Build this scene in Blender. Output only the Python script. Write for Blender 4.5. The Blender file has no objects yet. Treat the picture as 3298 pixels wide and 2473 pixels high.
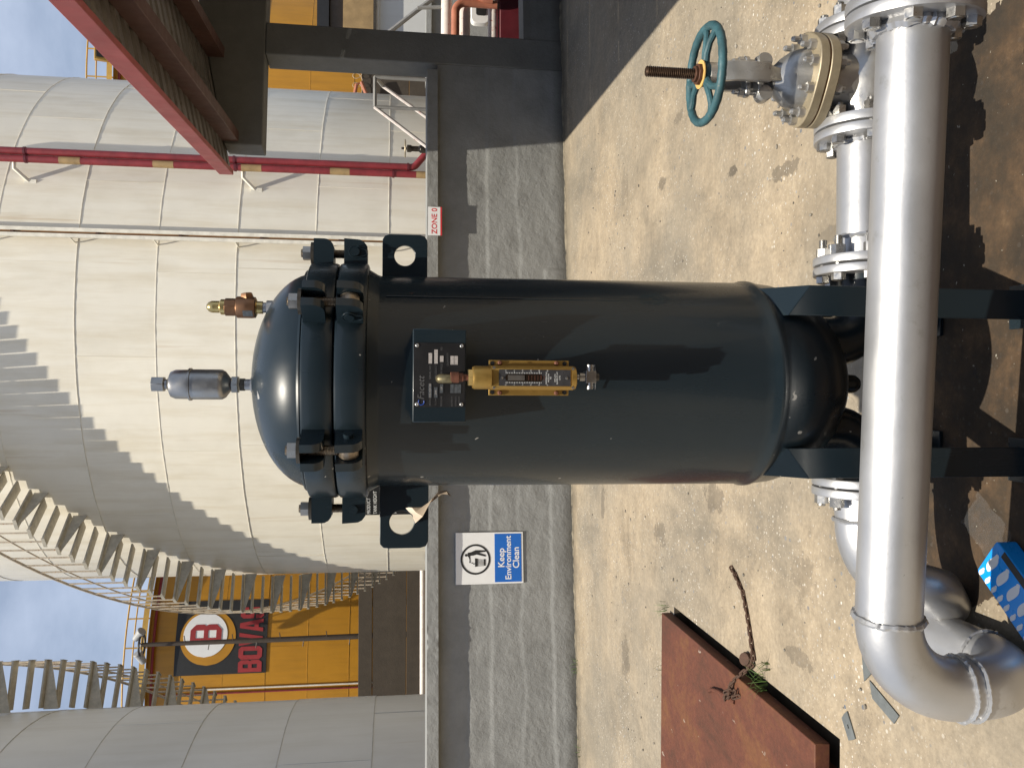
import bpy, math, random
from mathutils import Vector, Matrix, noise
R = math.radians
random.seed(7)
scn = bpy.context.scene
col = scn.collection
# ------------------------------------------------------------------ camera, sky, sun, exposure
EYE = Vector((0, 0, 1.70))
PITCH, ROLL = R(8.0), R(0.35)
fwd = Vector((0, math.cos(PITCH), -math.sin(PITCH)))
dn0 = Vector((0, -math.sin(PITCH), -math.cos(PITCH)))
rt0 = Vector((1, 0, 0))
rt = rt0 * math.cos(ROLL) - dn0 * math.sin(ROLL)
dn = rt0 * math.sin(ROLL) + dn0 * math.cos(ROLL)
# the camera was held on its side: its picture's right is the world's down
cam_data = bpy.data.cameras.new('camera')
cam = bpy.data.objects.new('camera', cam_data)
col.objects.link(cam)
cx, cy, cz = dn, rt, -fwd
cam.matrix_world = Matrix(((cx.x, cy.x, cz.x, EYE.x), (cx.y, cy.y, cz.y, EYE.y), (cx.z, cy.z, cz.z, EYE.z), (0, 0, 0, 1)))
cam_data.sensor_fit = 'HORIZONTAL'
cam_data.sensor_width = 36.0
cam_data.lens = 36.0 * 2700.0 / 3298.0
cam_data.clip_start, cam_data.clip_end = 0.05, 2000
scn.camera = cam

SUN_EL, SUN_AZ = R(71), R(24)          # light travels towards +Y and a little +X
w = bpy.data.worlds.new('World'); scn.world = w; w.use_nodes = True
wt_ = w.node_tree; wt_.nodes.clear()
def wn_(t): return wt_.nodes.new(t)
sky = wn_('ShaderNodeTexSky'); sky.sky_type = 'NISHITA'; sky.sun_disc = False
sky.sun_elevation = SUN_EL; sky.sun_rotation = R(180) + SUN_AZ
sky.air_density = 1.0; sky.dust_density = 1.2; sky.ozone_density = 1.2
tc = wn_('ShaderNodeTexCoord'); mp = wn_('ShaderNodeMapping'); mp.inputs['Scale'].default_value = (1.0, 1.0, 2.4)
n1 = wn_('ShaderNodeTexNoise'); n1.inputs['Scale'].default_value = 2.6; n1.inputs['Detail'].default_value = 9; n1.inputs['Roughness'].default_value = .58
cr = wn_('ShaderNodeValToRGB'); cr.color_ramp.elements[0].position = .40; cr.color_ramp.elements[1].position = .70
cr.color_ramp.elements[0].color = (.26, .26, .26, 1); cr.color_ramp.elements[1].color = (.72, .72, .72, 1)
mx = wn_('ShaderNodeMix'); mx.data_type = 'RGBA'; mx.inputs['B'].default_value = (8.2, 9.2, 11.2, 1)
bg = wn_('ShaderNodeBackground'); bg.inputs['Strength'].default_value = 0.075
wo = wn_('ShaderNodeOutputWorld')
L_ = wt_.links.new
L_(tc.outputs['Generated'], mp.inputs['Vector']); L_(mp.outputs[0], n1.inputs['Vector']); L_(n1.outputs['Fac'], cr.inputs[0])
L_(cr.outputs[0], mx.inputs['Factor']); L_(sky.outputs[0], mx.inputs['A']); L_(mx.outputs['Result'], bg.inputs[0]); L_(bg.outputs[0], wo.inputs[0])

sd = bpy.data.lights.new('sun', 'SUN'); sd.energy = 4.7; sd.angle = R(.53); sd.color = (1.0, .93, .80)
sun = bpy.data.objects.new('sun', sd); col.objects.link(sun)
trav = Vector((math.cos(SUN_EL) * math.sin(SUN_AZ), math.cos(SUN_EL) * math.cos(SUN_AZ), -math.sin(SUN_EL)))
sun.rotation_euler = trav.to_track_quat('-Z', 'Y').to_euler(); sun.location = (0, 0, 30)
scn.view_settings.view_transform = 'Standard'; scn.view_settings.look = 'None'
scn.view_settings.exposure = 0.40; scn.view_settings.gamma = 1.0; scn.view_settings.use_curve_mapping = False
scn.cycles.max_bounces = 6; scn.cycles.caustics_reflective = False; scn.cycles.caustics_refractive = False

# ------------------------------------------------------------------ materials
class NT:
    def __init__(s, name, rough=.5, metal=0., coat=0.):
        s.m = bpy.data.materials.new(name); s.m.use_nodes = True; s.t = s.m.node_tree; s.t.nodes.clear()
        s.b = s.n('ShaderNodeBsdfPrincipled'); s.o = s.n('ShaderNodeOutputMaterial'); s.l(s.b.outputs[0], s.o.inputs[0])
        s.b.inputs['Roughness'].default_value = rough; s.b.inputs['Metallic'].default_value = metal; s.b.inputs['Coat Weight'].default_value = coat
        s.tc = s.n('ShaderNodeTexCoord')
    def n(s, t): return s.t.nodes.new(t)
    def l(s, a, b): s.t.links.new(a, b)
    def coord(s, scale=(1, 1, 1), rnd=False, kind='Object', loc=(0, 0, 0)):
        m = s.n('ShaderNodeMapping'); m.inputs['Scale'].default_value = scale; m.inputs['Location'].default_value = loc
        s.l(s.tc.outputs[kind], m.inputs[0])
        if rnd:
            oi = s.n('ShaderNodeObjectInfo'); mu = s.n('ShaderNodeMath'); mu.operation = 'MULTIPLY'; mu.inputs[1].default_value = 57.0
            s.l(oi.outputs['Random'], mu.inputs[0]); s.l(mu.outputs[0], m.inputs['Location'])
        return m.outputs[0]
    def noise(s, sc, co=None, det=5, rough=.55, dist=0.):
        x = s.n('ShaderNodeTexNoise'); x.inputs['Scale'].default_value = sc; x.inputs['Detail'].default_value = det
        x.inputs['Roughness'].default_value = rough; x.inputs['Distortion'].default_value = dist
        s.l(co if co is not None else s.tc.outputs['Object'], x.inputs['Vector']); return x.outputs['Fac']
    def voro(s, sc, co=None, feat='F1', out='Distance'):
        x = s.n('ShaderNodeTexVoronoi'); x.feature = feat; x.inputs['Scale'].default_value = sc
        s.l(co if co is not None else s.tc.outputs['Object'], x.inputs['Vector']); return x.outputs[out]
    def ramp(s, f, *st):
        r = s.n('ShaderNodeValToRGB'); e = r.color_ramp.elements
        while len(e) < len(st): e.new(.5)
        for k, (p, c) in zip(e, st):
            k.position = p; k.color = (c, c, c, 1) if not hasattr(c, '__len__') else (*c, 1)
        s.l(f, r.inputs[0]); return r.outputs[0]
    def mix(s, f, a, b, mode='MIX'):
        x = s.n('ShaderNodeMix'); x.data_type = 'RGBA'; x.blend_type = mode
        for v, k in ((f, 'Factor'), (a, 'A'), (b, 'B')):
            if isinstance(v, (int, float)): x.inputs[k].default_value = v if k == 'Factor' else (v, v, v, 1)
            elif isinstance(v, tuple): x.inputs[k].default_value = (*v, 1)
            else: s.l(v, x.inputs[k])
        return x.outputs['Result']
    def math(s, op, a, b=0., c=None):
        x = s.n('ShaderNodeMath'); x.operation = op
        for i, v in enumerate((a, b) if c is None else (a, b, c)):
            if isinstance(v, (int, float)): x.inputs[i].default_value = v
            else: s.l(v, x.inputs[i])
        return x.outputs[0]
    def color(s, v):
        if isinstance(v, tuple): s.b.inputs['Base Color'].default_value = (*v, 1)
        else: s.l(v, s.b.inputs['Base Color'])
    def rough(s, v): s.l(v, s.b.inputs['Roughness'])
    def bump(s, h, strength=.3, dist=.01, prev=None):
        x = s.n('ShaderNodeBump'); x.inputs['Strength'].default_value = strength; x.inputs['Distance'].default_value = dist
        s.l(h, x.inputs['Height'])
        if prev is not None: s.l(prev, x.inputs['Normal'])
        s.l(x.outputs[0], s.b.inputs['Normal']); return x.outputs[0]

def plain(name, c, rough=.5, metal=0., var=.18, sc=6., coat=0., bump=0., bsc=60., dirt=None, rnd=True):
    k = NT(name, rough, metal, coat)
    co = k.coord(rnd=rnd)
    f = k.noise(sc, co, 6, .6)
    a = tuple(x * (1 - var) for x in c); b = tuple(min(1, x * (1 + var)) for x in c)
    cc = k.ramp(f, (.3, a), (.7, b))
    if dirt:
        d = k.ramp(k.noise(sc * 2.3, co, 8, .7), (dirt[1], 0.), (dirt[1] + .12, 1.))
        cc = k.mix(d, cc, dirt[0])
    k.color(cc)
    k.rough(k.ramp(k.noise(sc * 3, co, 4), (.3, max(.02, rough - .08)), (.7, min(1, rough + .1))))
    if bump: k.bump(k.noise(bsc, co, 4), bump, .004)
    return k.m

def m_ground():
    k = NT('weathered_concrete_slab', .92)
    P = k.tc.outputs['Object']
    big = k.noise(.55, None, 6, .6); mid = k.noise(2.4, None, 8, .62, .3); fine = k.noise(38., None, 5, .7)
    base = k.ramp(mid, (.28, (.240, .192, .132)), (.5, (.350, .280, .192)), (.72, (.395, .320, .225)))
    base = k.mix(k.ramp(big, (.42, 0.), (.62, .75)), base, (.225, .20, .158))
    base = k.mix(.6, base, k.ramp(fine, (.25, .55), (.75, 1.3)), 'MULTIPLY')
    base = k.mix(.55, base, k.ramp(k.noise(11., k.coord(loc=(1, 6, 0)), 9, .72), (.3, .62), (.7, 1.22)), 'MULTIPLY')
    # soiled patches
    st = k.math('MULTIPLY', k.ramp(k.noise(1.5, k.coord((1, .45, 1), loc=(3, 1, 0)), 7, .66), (.50, 0.), (.70, 1.)), .7)
    base = k.mix(st, base, (.13, .115, .09))
    # shoe-sole sized smear and other blobs
    for (x, y, rx, ry, a) in ((1.09, 4.08, .075, .17, .85), (.75, 4.9, .2, .3, .35), (-.55, 6.2, .5, .6, .25), (1.5, 6.1, .35, .3, .3), (-1.2, 5.9, .4, .5, .2), (1.7, 4.3, .3, .7, .25), (-.8, 3.3, .3, .3, .3), (.95, 3.5, .10, .38, .6), (.45, 4.4, .08, .5, .45), (1.3, 5.2, .10, .3, .6), (-.6, 4.3, .25, .4, .5), (-.95, 5.2, .2, .35, .5), (1.62, 4.9, .12, .25, .5), (-1.0, 6.7, .5, .16, .55), (.5, 6.7, .4, .12, .5), (-2.0, 6.0, .45, .3, .5), (-1.15, 3.35, .12, .3, .45), (.6, 3.1, .1, .25, .5)):
        m = k.n('ShaderNodeMapping'); m.vector_type = 'POINT'
        m.inputs['Location'].default_value = (-x / rx, -y / ry, 0); m.inputs['Scale'].default_value = (1 / rx, 1 / ry, 0)
        k.l(P, m.inputs[0])
        ln = k.n('ShaderNodeVectorMath'); ln.operation = 'LENGTH'; k.l(m.outputs[0], ln.inputs[0])
        d = k.math('ADD', ln.outputs['Value'], k.math('MULTIPLY', k.noise(11., None, 8, .75), 1.3))
        base = k.mix(k.math('MULTIPLY', k.ramp(d, (.95, 1.), (1.70, 0.)), a), base, (.085, .070, .052))
    # exposed stone chips in two sizes
    dens = k.ramp(k.noise(1.15, k.coord((1, 1, 1), loc=(5, 2, 0)), 5, .6), (.38, 0.), (.6, 1.))
    for sc, th, pal in ((46., .17, ((.52, .49, .43), (.13, .145, .165), (.065, .05, .035), (.56, .52, .45))), (95., .2, ((.50, .46, .39), (.09, .07, .05), (.15, .16, .17), (.5, .42, .33))), (24., .12, ((.14, .155, .18), (.46, .43, .38), (.09, .08, .07), (.11, .125, .15)))):
        x = k.n('ShaderNodeTexVoronoi'); x.inputs['Scale'].default_value = sc; k.l(k.coord((1, 1.0, 0)), x.inputs['Vector'])
        sep = k.n('ShaderNodeSeparateColor'); k.l(x.outputs['Color'], sep.inputs[0])
        size = k.math('MULTIPLY', sep.outputs[0], th * 1.95)
        on = k.math('LESS_THAN', x.outputs['Distance'], size)
        sel = k.math('MULTIPLY', k.math('LESS_THAN', sep.outputs[1], .40), dens)
        cc = k.ramp(sep.outputs[2], (.0, pal[0]), (.35, pal[1]), (.6, pal[2]), (.85, pal[3]))
        base = k.mix(k.math('MULTIPLY', on, sel), base, cc)
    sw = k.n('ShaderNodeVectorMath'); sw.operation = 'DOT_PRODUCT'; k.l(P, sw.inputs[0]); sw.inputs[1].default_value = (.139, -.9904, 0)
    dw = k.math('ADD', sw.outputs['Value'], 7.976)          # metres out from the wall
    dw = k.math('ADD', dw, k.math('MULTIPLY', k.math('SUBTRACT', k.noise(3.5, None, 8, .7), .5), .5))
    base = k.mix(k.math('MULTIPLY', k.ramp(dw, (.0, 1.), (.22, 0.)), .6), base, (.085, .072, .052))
    base = k.mix(k.math('MULTIPLY', k.ramp(k.noise(.8, k.coord((.6, 1.3, 1), loc=(11, 3, 0)), 7, .6), (.48, 0.), (.68, 1.)), .45), base, (.20, .175, .135))
    # hairline cracks
    ck = k.voro(.9, k.coord((1, 1, 0)), 'DISTANCE_TO_EDGE')
    cw = k.math('ADD', ck, k.math('MULTIPLY', k.math('SUBTRACT', k.noise(6., None, 6, .7), .5), .22))
    base = k.mix(k.math('MULTIPLY', k.math('LESS_THAN', k.math('ABSOLUTE', cw), .0025), .28), base, (.10, .085, .065))
    # oil and rust soaked floor round the vessel's feet: a stain with its own outline
    sx = k.n('ShaderNodeSeparateXYZ'); k.l(P, sx.inputs[0])
    wob = k.math('MULTIPLY', k.math('SUBTRACT', k.noise(5., None, 7, .65), .5), .34)
    ex = k.math('ADD', k.math('ADD', sx.outputs[0], k.math('MULTIPLY', sx.outputs[1], .35)), wob)      # right edge
    inx = k.math('MULTIPLY', k.math('LESS_THAN', ex, 1.87), k.math('GREATER_THAN', k.math('ADD', sx.outputs[0], wob), -.62))
    iny = k.ramp(k.math('ADD', sx.outputs[1], wob), (.0, 1.), (.0, 1.))
    yy = k.math('LESS_THAN', k.math('ADD', sx.outputs[1], wob), 2.62)
    mask = k.math('MULTIPLY', inx, yy)
    oil = k.ramp(k.noise(4.5, k.coord(loc=(2, 7, 0)), 8, .7), (.36, (.010, .006, .003)), (.48, (.028, .015, .006)), (.58, (.064, .034, .014)), (.72, (.16, .10, .05)))
    oil = k.mix(k.ramp(k.noise(9., k.coord(loc=(8, 1, 0)), 4, .6), (.70, 0.), (.74, .8)), oil, (.24, .055, .02))
    oil = k.mix(k.ramp(k.noise(42., k.coord(loc=(1, 1, 0)), 3, .6), (.70, 0.), (.73, .8)), oil, (.42, .40, .34))
    base = k.mix(k.math('MULTIPLY', mask, .93), base, oil)
    k.color(base)
    b1 = k.bump(fine, .6, .006)
    b2 = k.bump(k.ramp(k.voro(70., k.coord((1, 1, 0))), (.0, 0.), (.25, 1.)), .18, .003, b1)
    k.bump(k.noise(7., None, 4), .25, .015, b2)
    return k.m

def m_wall(name, c, rough=.85):
    k = NT(name, rough)
    f = k.noise(3.0, None, 8, .65); g = k.noise(.9, k.coord((1, 1, .5)), 5)
    cc = k.ramp(f, (.3, tuple(x * .8 for x in c)), (.7, tuple(x * 1.12 for x in c)))
    cc = k.mix(k.ramp(g, (.5, 0.), (.75, .35)), cc, tuple(x * .7 for x in (c[0] * 1.05, c[1], c[2] * .9)))
    pits = k.ramp(k.voro(26., k.coord((1, 1, 1))), (.0, 1.), (.1, 0.))
    psel = k.ramp(k.noise(5., k.coord(loc=(4, 4, 4)), 3), (.52, 0.), (.6, 1.))
    cc = k.mix(k.math('MULTIPLY', k.math('MULTIPLY', pits, psel), .7), cc, tuple(x * .35 for x in c))
    sx = k.n('ShaderNodeSeparateXYZ'); k.l(k.tc.outputs['Object'], sx.inputs[0])
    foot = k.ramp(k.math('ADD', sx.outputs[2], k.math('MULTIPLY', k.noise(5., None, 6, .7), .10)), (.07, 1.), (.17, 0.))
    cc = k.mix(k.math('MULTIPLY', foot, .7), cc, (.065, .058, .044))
    k.color(cc)
    b = k.bump(k.noise(60., None, 5, .65), .55, .007)
    k.bump(k.noise(20., None, 5, .6), .45, .012, b)
    return k.m

def m_plate(name, c, stain, streak=.5):
    k = NT(name, .42)
    co = k.coord((1.5, 1.5, .16), rnd=True); co2 = k.coord((1, 1, 1), rnd=True)
    v = k.noise(1.0, co2, 6, .6); s = k.noise(3.2, co, 7, .6)
    cc = k.ramp(v, (.3, tuple(x * .93 for x in c)), (.7, c))
    cc = k.mix(k.math('MULTIPLY', k.ramp(s, (.46, 0.), (.72, 1.)), streak), cc, stain)
    cc = k.mix(k.math('MULTIPLY', k.ramp(k.noise(1.7, k.coord((1, 1, .5), rnd=True, loc=(9, 9, 9)), 6, .6), (.5, 0.), (.8, 1.)), streak * .6), cc, tuple(x * .8 for x in stain))
    rs = k.ramp(k.noise(1.0, k.coord((7, 7, .28), rnd=True, loc=(1, 5, 2)), 5, .55), (.66, 0.), (.74, 1.))
    cc = k.mix(k.math('MULTIPLY', rs, .38), cc, (c[0] * .62, c[1] * .48, c[2] * .33))
    oi = k.n('ShaderNodeObjectInfo')
    cc = k.mix(1.0, cc, k.ramp(oi.outputs['Random'], (0., .94), (1., 1.0)), 'MULTIPLY')
    k.color(cc)
    k.bump(k.noise(1.1, co2, 3), .25, .03)
    return k.m

def m_silver():
    k = NT('aluminium_paint', .40, .70)
    f = k.noise(3.5, None, 5, .6); g = k.noise(110., None, 4, .7)
    cc = k.ramp(f, (.3, (.43, .43, .435)), (.7, (.52, .52, .525)))
    cc = k.mix(k.ramp(k.noise(16., None, 7, .7), (.60, 0.), (.70, .55)), cc, (.33, .32, .29))
    cc = k.mix(k.ramp(k.noise(55., k.coord(loc=(3, 3, 3)), 4, .6), (.73, 0.), (.76, .8)), cc, (.12, .11, .10))
    k.color(cc); k.rough(k.ramp(f, (.3, .34), (.7, .47)))
    b = k.bump(g, .20, .0012)
    k.bump(k.noise(9., None, 4), .22, .006, b)
    return k.m

def m_vessel():
    k = NT('dark_blue_grey_enamel', .24, 0., .12); k.b.inputs['Specular IOR Level'].default_value = .36
    f = k.noise(2.2, None, 7, .65); sm = k.noise(5., k.coord((1, 1, .22)), 6, .6)
    cc = k.ramp(f, (.3, (.0095, .0175, .0235)), (.7, (.0140, .0230, .0295)))
    cc = k.mix(k.math('MULTIPLY', k.ramp(sm, (.52, 0.), (.75, 1.)), .25), cc, (.020, .028, .033))
    cc = k.mix(k.ramp(k.noise(26., k.coord(loc=(2, 5, 1)), 3, .5), (.735, 0.), (.745, .8)), cc, (.42, .40, .36))
    cc = k.mix(k.ramp(k.noise(13., k.coord(loc=(7, 5, 1)), 5, .6), (.735, 0.), (.76, .6)), cc, (.10, .034, .014))
    k.color(cc); k.rough(k.ramp(sm, (.3, .20), (.7, .38)))
    b = k.bump(k.noise(160., None, 2), .05, .001)
    k.bump(k.noise(5., None, 3), .09, .01, b)
    return k.m

def m_rust(name, a, b, c, rough=.8, sc=3.):
    k = NT(name, rough, .1)
    f = k.noise(sc, k.coord((1, .6, 1)), 9, .74, .4); g = k.noise(sc * 14, None, 5, .7)
    cc = k.ramp(f, (.32, a), (.5, b), (.68, c))
    cc = k.mix(.5, cc, k.ramp(g, (.3, .55), (.7, 1.2)), 'MULTIPLY')
    cc = k.mix(k.ramp(k.noise(sc * 8, k.coord((1, .5, 1), loc=(5, 1, 2)), 4, .6), (.70, 0.), (.73, .7)), cc, (.36, .30, .24))
    k.color(cc); k.bump(g, .4, .003)
    return k.m

M = {}
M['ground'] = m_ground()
M['wall'] = m_wall('grey_painted_concrete', (.255, .257, .247))
M['frame'] = m_wall('grey_paint_in_shade', (.165, .165, .155), .8)  # wall paint made darker: the roof's shade put into the colour
M['plate'] = m_plate('white_tank_paint', (.88, .83, .71), (.64, .55, .38), .45)
M['plate_left'] = m_plate('shaded_white_and_kiosk_grey', (.62, .62, .60), (.45, .43, .38), .3)  # tank's shade mixed into its white; plain grey on the kiosk
M['yellow'] = m_plate('amber_tank_paint', (.50, .235, .014), (.30, .14, .012), .4)
M['weld'] = plain('painted_weld', (.74, .70, .60), .6)
M['yweld'] = plain('yellow_weld', (.50, .25, .022), .6)
M['gweld'] = plain('grey_weld', (.42, .41, .38), .6)
M['silver'] = m_silver()
M['vessel'] = m_vessel()
M['steel'] = plain('zinc_steel', (.45, .44, .42), .32, .95, .2, 30.)
M['dull_steel'] = plain('brushed_stainless', (.36, .35, .335), .34, .95, .22, 14.)
M['dark_steel'] = plain('oiled_steel', (.085, .075, .062), .42, .7, .3, 30., dirt=((.10, .045, .018), .6))
M['rust_bolt'] = plain('rusty_bolt', (.16, .062, .036), .7, .3, .3, 60.)
M['gold'] = plain('gold_anodised_aluminium', (.38, .235, .062), .40, .7, .1, 18.)
M['brass'] = plain('brass', (.62, .46, .19), .28, .95, .12, 20.)
M['old_brass'] = plain('old_brass', (.20, .165, .09), .4, .7, .3, 60.)
M['bolt_steel'] = plain('worn_bolt_steel', (.27, .22, .165), .36, .9, .3, 50., dirt=((.10, .045, .02), .58))
M['bronze'] = plain('bronze', (.225, .12, .066), .38, .85, .18, 24.)
M['black'] = plain('black_plate', (.012, .012, .013), .4)
M['dial'] = plain('grey_scale_plate', (.075, .075, .08), .35, .5, .25, 60.)
M['window'] = plain('dark_sight_glass', (.018, .012, .008), .12)
M['white'] = plain('white_print', (.72, .72, .70), .5, var=.04)
M['sign_white'] = plain('white_sign_sheet', (.80, .80, .79), .4, var=.03)
M['blue'] = plain('sign_blue', (.012, .13, .50), .4, var=.05)
M['pack_blue'] = plain('carton_blue', (.006, .30, .84), .3, var=.06)
M['banner_red'] = plain('banner_red', (.30, .022, .026), .6, var=.12)
M['red'] = plain('print_red', (.62, .03, .04), .5, var=.06)
M['ink'] = plain('print_black', (.016, .016, .016), .5)
M['logo_blue'] = plain('logo_blue', (.01, .06, .35), .5)
M['grey_print'] = plain('grey_print', (.10, .10, .10), .5)
M['label'] = plain('metal_label', (.50, .46, .43), .4, .2, .25, 300.)
M['label_dim'] = plain('metal_label_dim', (.09, .10, .11), .4, .2, .3, 200.)
M['fire_red'] = plain('fire_red_paint', (.215, .022, .027), .5, var=.25, sc=5.)
M['tan'] = plain('tan_band', (.33, .22, .10), .5, var=.2)
M['salmon'] = plain('faded_salmon_paint', (.40, .145, .085), .5, var=.2, sc=7.)
M['pale_pipe'] = plain('peeling_white_pipe', (.66, .60, .56), .5, 0., .1, 8., dirt=((.40, .15, .11), .58))
M['grey_pipe'] = plain('grey_pipe', (.30, .29, .27), .45, .3, .2, 8.)
M['maroon'] = plain('maroon_paint', (.10, .010, .016), .5, var=.2)
M['pink'] = plain('pinkish_red_trim', (.36, .085, .082), .6, var=.18, sc=3.)  # one pinkish red tone with slight random variation
M['sheet'] = plain('galvanised_sheet', (.19, .17, .15), .5, .5, .25, 4., dirt=((.10, .075, .05), .55))
M['purlin'] = plain('brown_primer', (.095, .045, .035), .6, var=.2, sc=4.)
M['stair'] = plain('weathered_stair_steel', (.47, .44, .37), .6, .1, .2, 9., dirt=((.25, .13, .06), .60))
M['rail'] = plain('rusty_white_rail', (.50, .43, .34), .6, .1, .25, 12., dirt=((.30, .14, .06), .55))
M['yrail'] = plain('yellow_rail', (.50, .30, .06), .6, var=.15)
M['dark_wall'] = m_wall('dark_brown_concrete', (.060, .048, .036), .95)  # very dark brown base colour over the whole wall
M['mast'] = plain('dark_mast', (.055, .040, .028), .6)
M['lamp'] = plain('grey_housing', (.34, .34, .33), .5)
M['teal'] = plain('teal_enamel', (.030, .086, .100), .55, var=.35, sc=22., dirt=((.16, .15, .09), .62), bump=.3, bsc=70.)
M['thread'] = plain('greased_stem', (.075, .045, .028), .35, .7, .4, 60.)
M['rustnut'] = plain('rusty_nut', (.085, .035, .018), .6, .3, .35, 50.)
M['plate_yellow'] = plain('yellow_washer', (.60, .38, .12), .5)
M['bonnet'] = plain('brownish_cast_flange', (.33, .275, .185), .42, .35, .2, 14., bump=.2)
M['cast'] = plain('silvered_casting', (.47, .46, .44), .34, .75, .15, 12., bump=.25, bsc=45.)
M['gasket'] = plain('orange_gasket', (.22, .085, .02), .8)
M['hatch'] = m_rust('rusted_primer_plate', (.060, .026, .013), (.120, .038, .020), (.175, .075, .024), .7, 2.2)
M['chain'] = m_rust('rusted_chain', (.05, .028, .018), (.085, .045, .028), (.12, .06, .035), .85, 18.)
M['pit'] = plain('dark_earth', (.090, .070, .045), .95, var=.4)
M['rubber'] = plain('grey_gasket_scrap', (.115, .125, .125), .7, var=.2, sc=20.)
M['grass'] = plain('grass_blade', (.07, .13, .025), .6, var=.3, sc=30.)
M['paper'] = plain('torn_tape', (.55, .44, .33), .45, var=.25, sc=20.)
M['rust_edge'] = plain('rust_run', (.26, .13, .05), .7)
def m_film():
    k = NT('clear_film', .2); k.color((.35, .35, .35))
    k.b.inputs['Alpha'].default_value = .09
    k.bump(k.noise(18., None, 5, .6), .9, .02)
    return k.m
M['film'] = m_film()

# ------------------------------------------------------------------ building helpers
WM = {}
def V(*a): return Vector(a)
def frame(o, ex, ey):
    ex = Vector(ex).normalized(); ey = Vector(ey).normalized(); ez = ex.cross(ey).normalized()
    o = Vector(o)
    return Matrix(((ex.x, ey.x, ez.x, o.x), (ex.y, ey.y, ez.y, o.y), (ex.z, ey.z, ez.z, o.z), (0, 0, 0, 1)))
def axis_frame(o, ax):
    ax = Vector(ax).normalized()
    t = Vector((0, 0, 1)) if abs(ax.z) < .9 else Vector((1, 0, 0))
    ex = t.cross(ax).normalized(); ey = ax.cross(ex)
    return frame(o, ex, ey)
def tag(o, label, cat, group=None):
    o['label'] = label; o['category'] = cat
    if group: o['group'] = group
    return o
def thing(name, label, cat, loc, group=None):
    o = bpy.data.objects.new(name, None); col.objects.link(o); o.location = loc; o.empty_display_size = .1
    WM[o.name] = Matrix.Translation(Vector(loc))
    return tag(o, label, cat, group)
def ngon(n, r, a0=0.): return [(r * math.cos(a0 + 2 * math.pi * i / n), r * math.sin(a0 + 2 * math.pi * i / n)) for i in range(n)]
HEX = lambda af: ngon(6, af / math.sqrt(3), R(30))
def rrect(x0, y0, x1, y1, r, n=4):
    o = []
    for cx_, cy_, a in ((x1 - r, y1 - r, 0), (x0 + r, y1 - r, 90), (x0 + r, y0 + r, 180), (x1 - r, y0 + r, 270)):
        for i in range(n + 1):
            t = R(a + 90 * i / n); o.append((cx_ + r * math.cos(t), cy_ + r * math.sin(t)))
    return o
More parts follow.
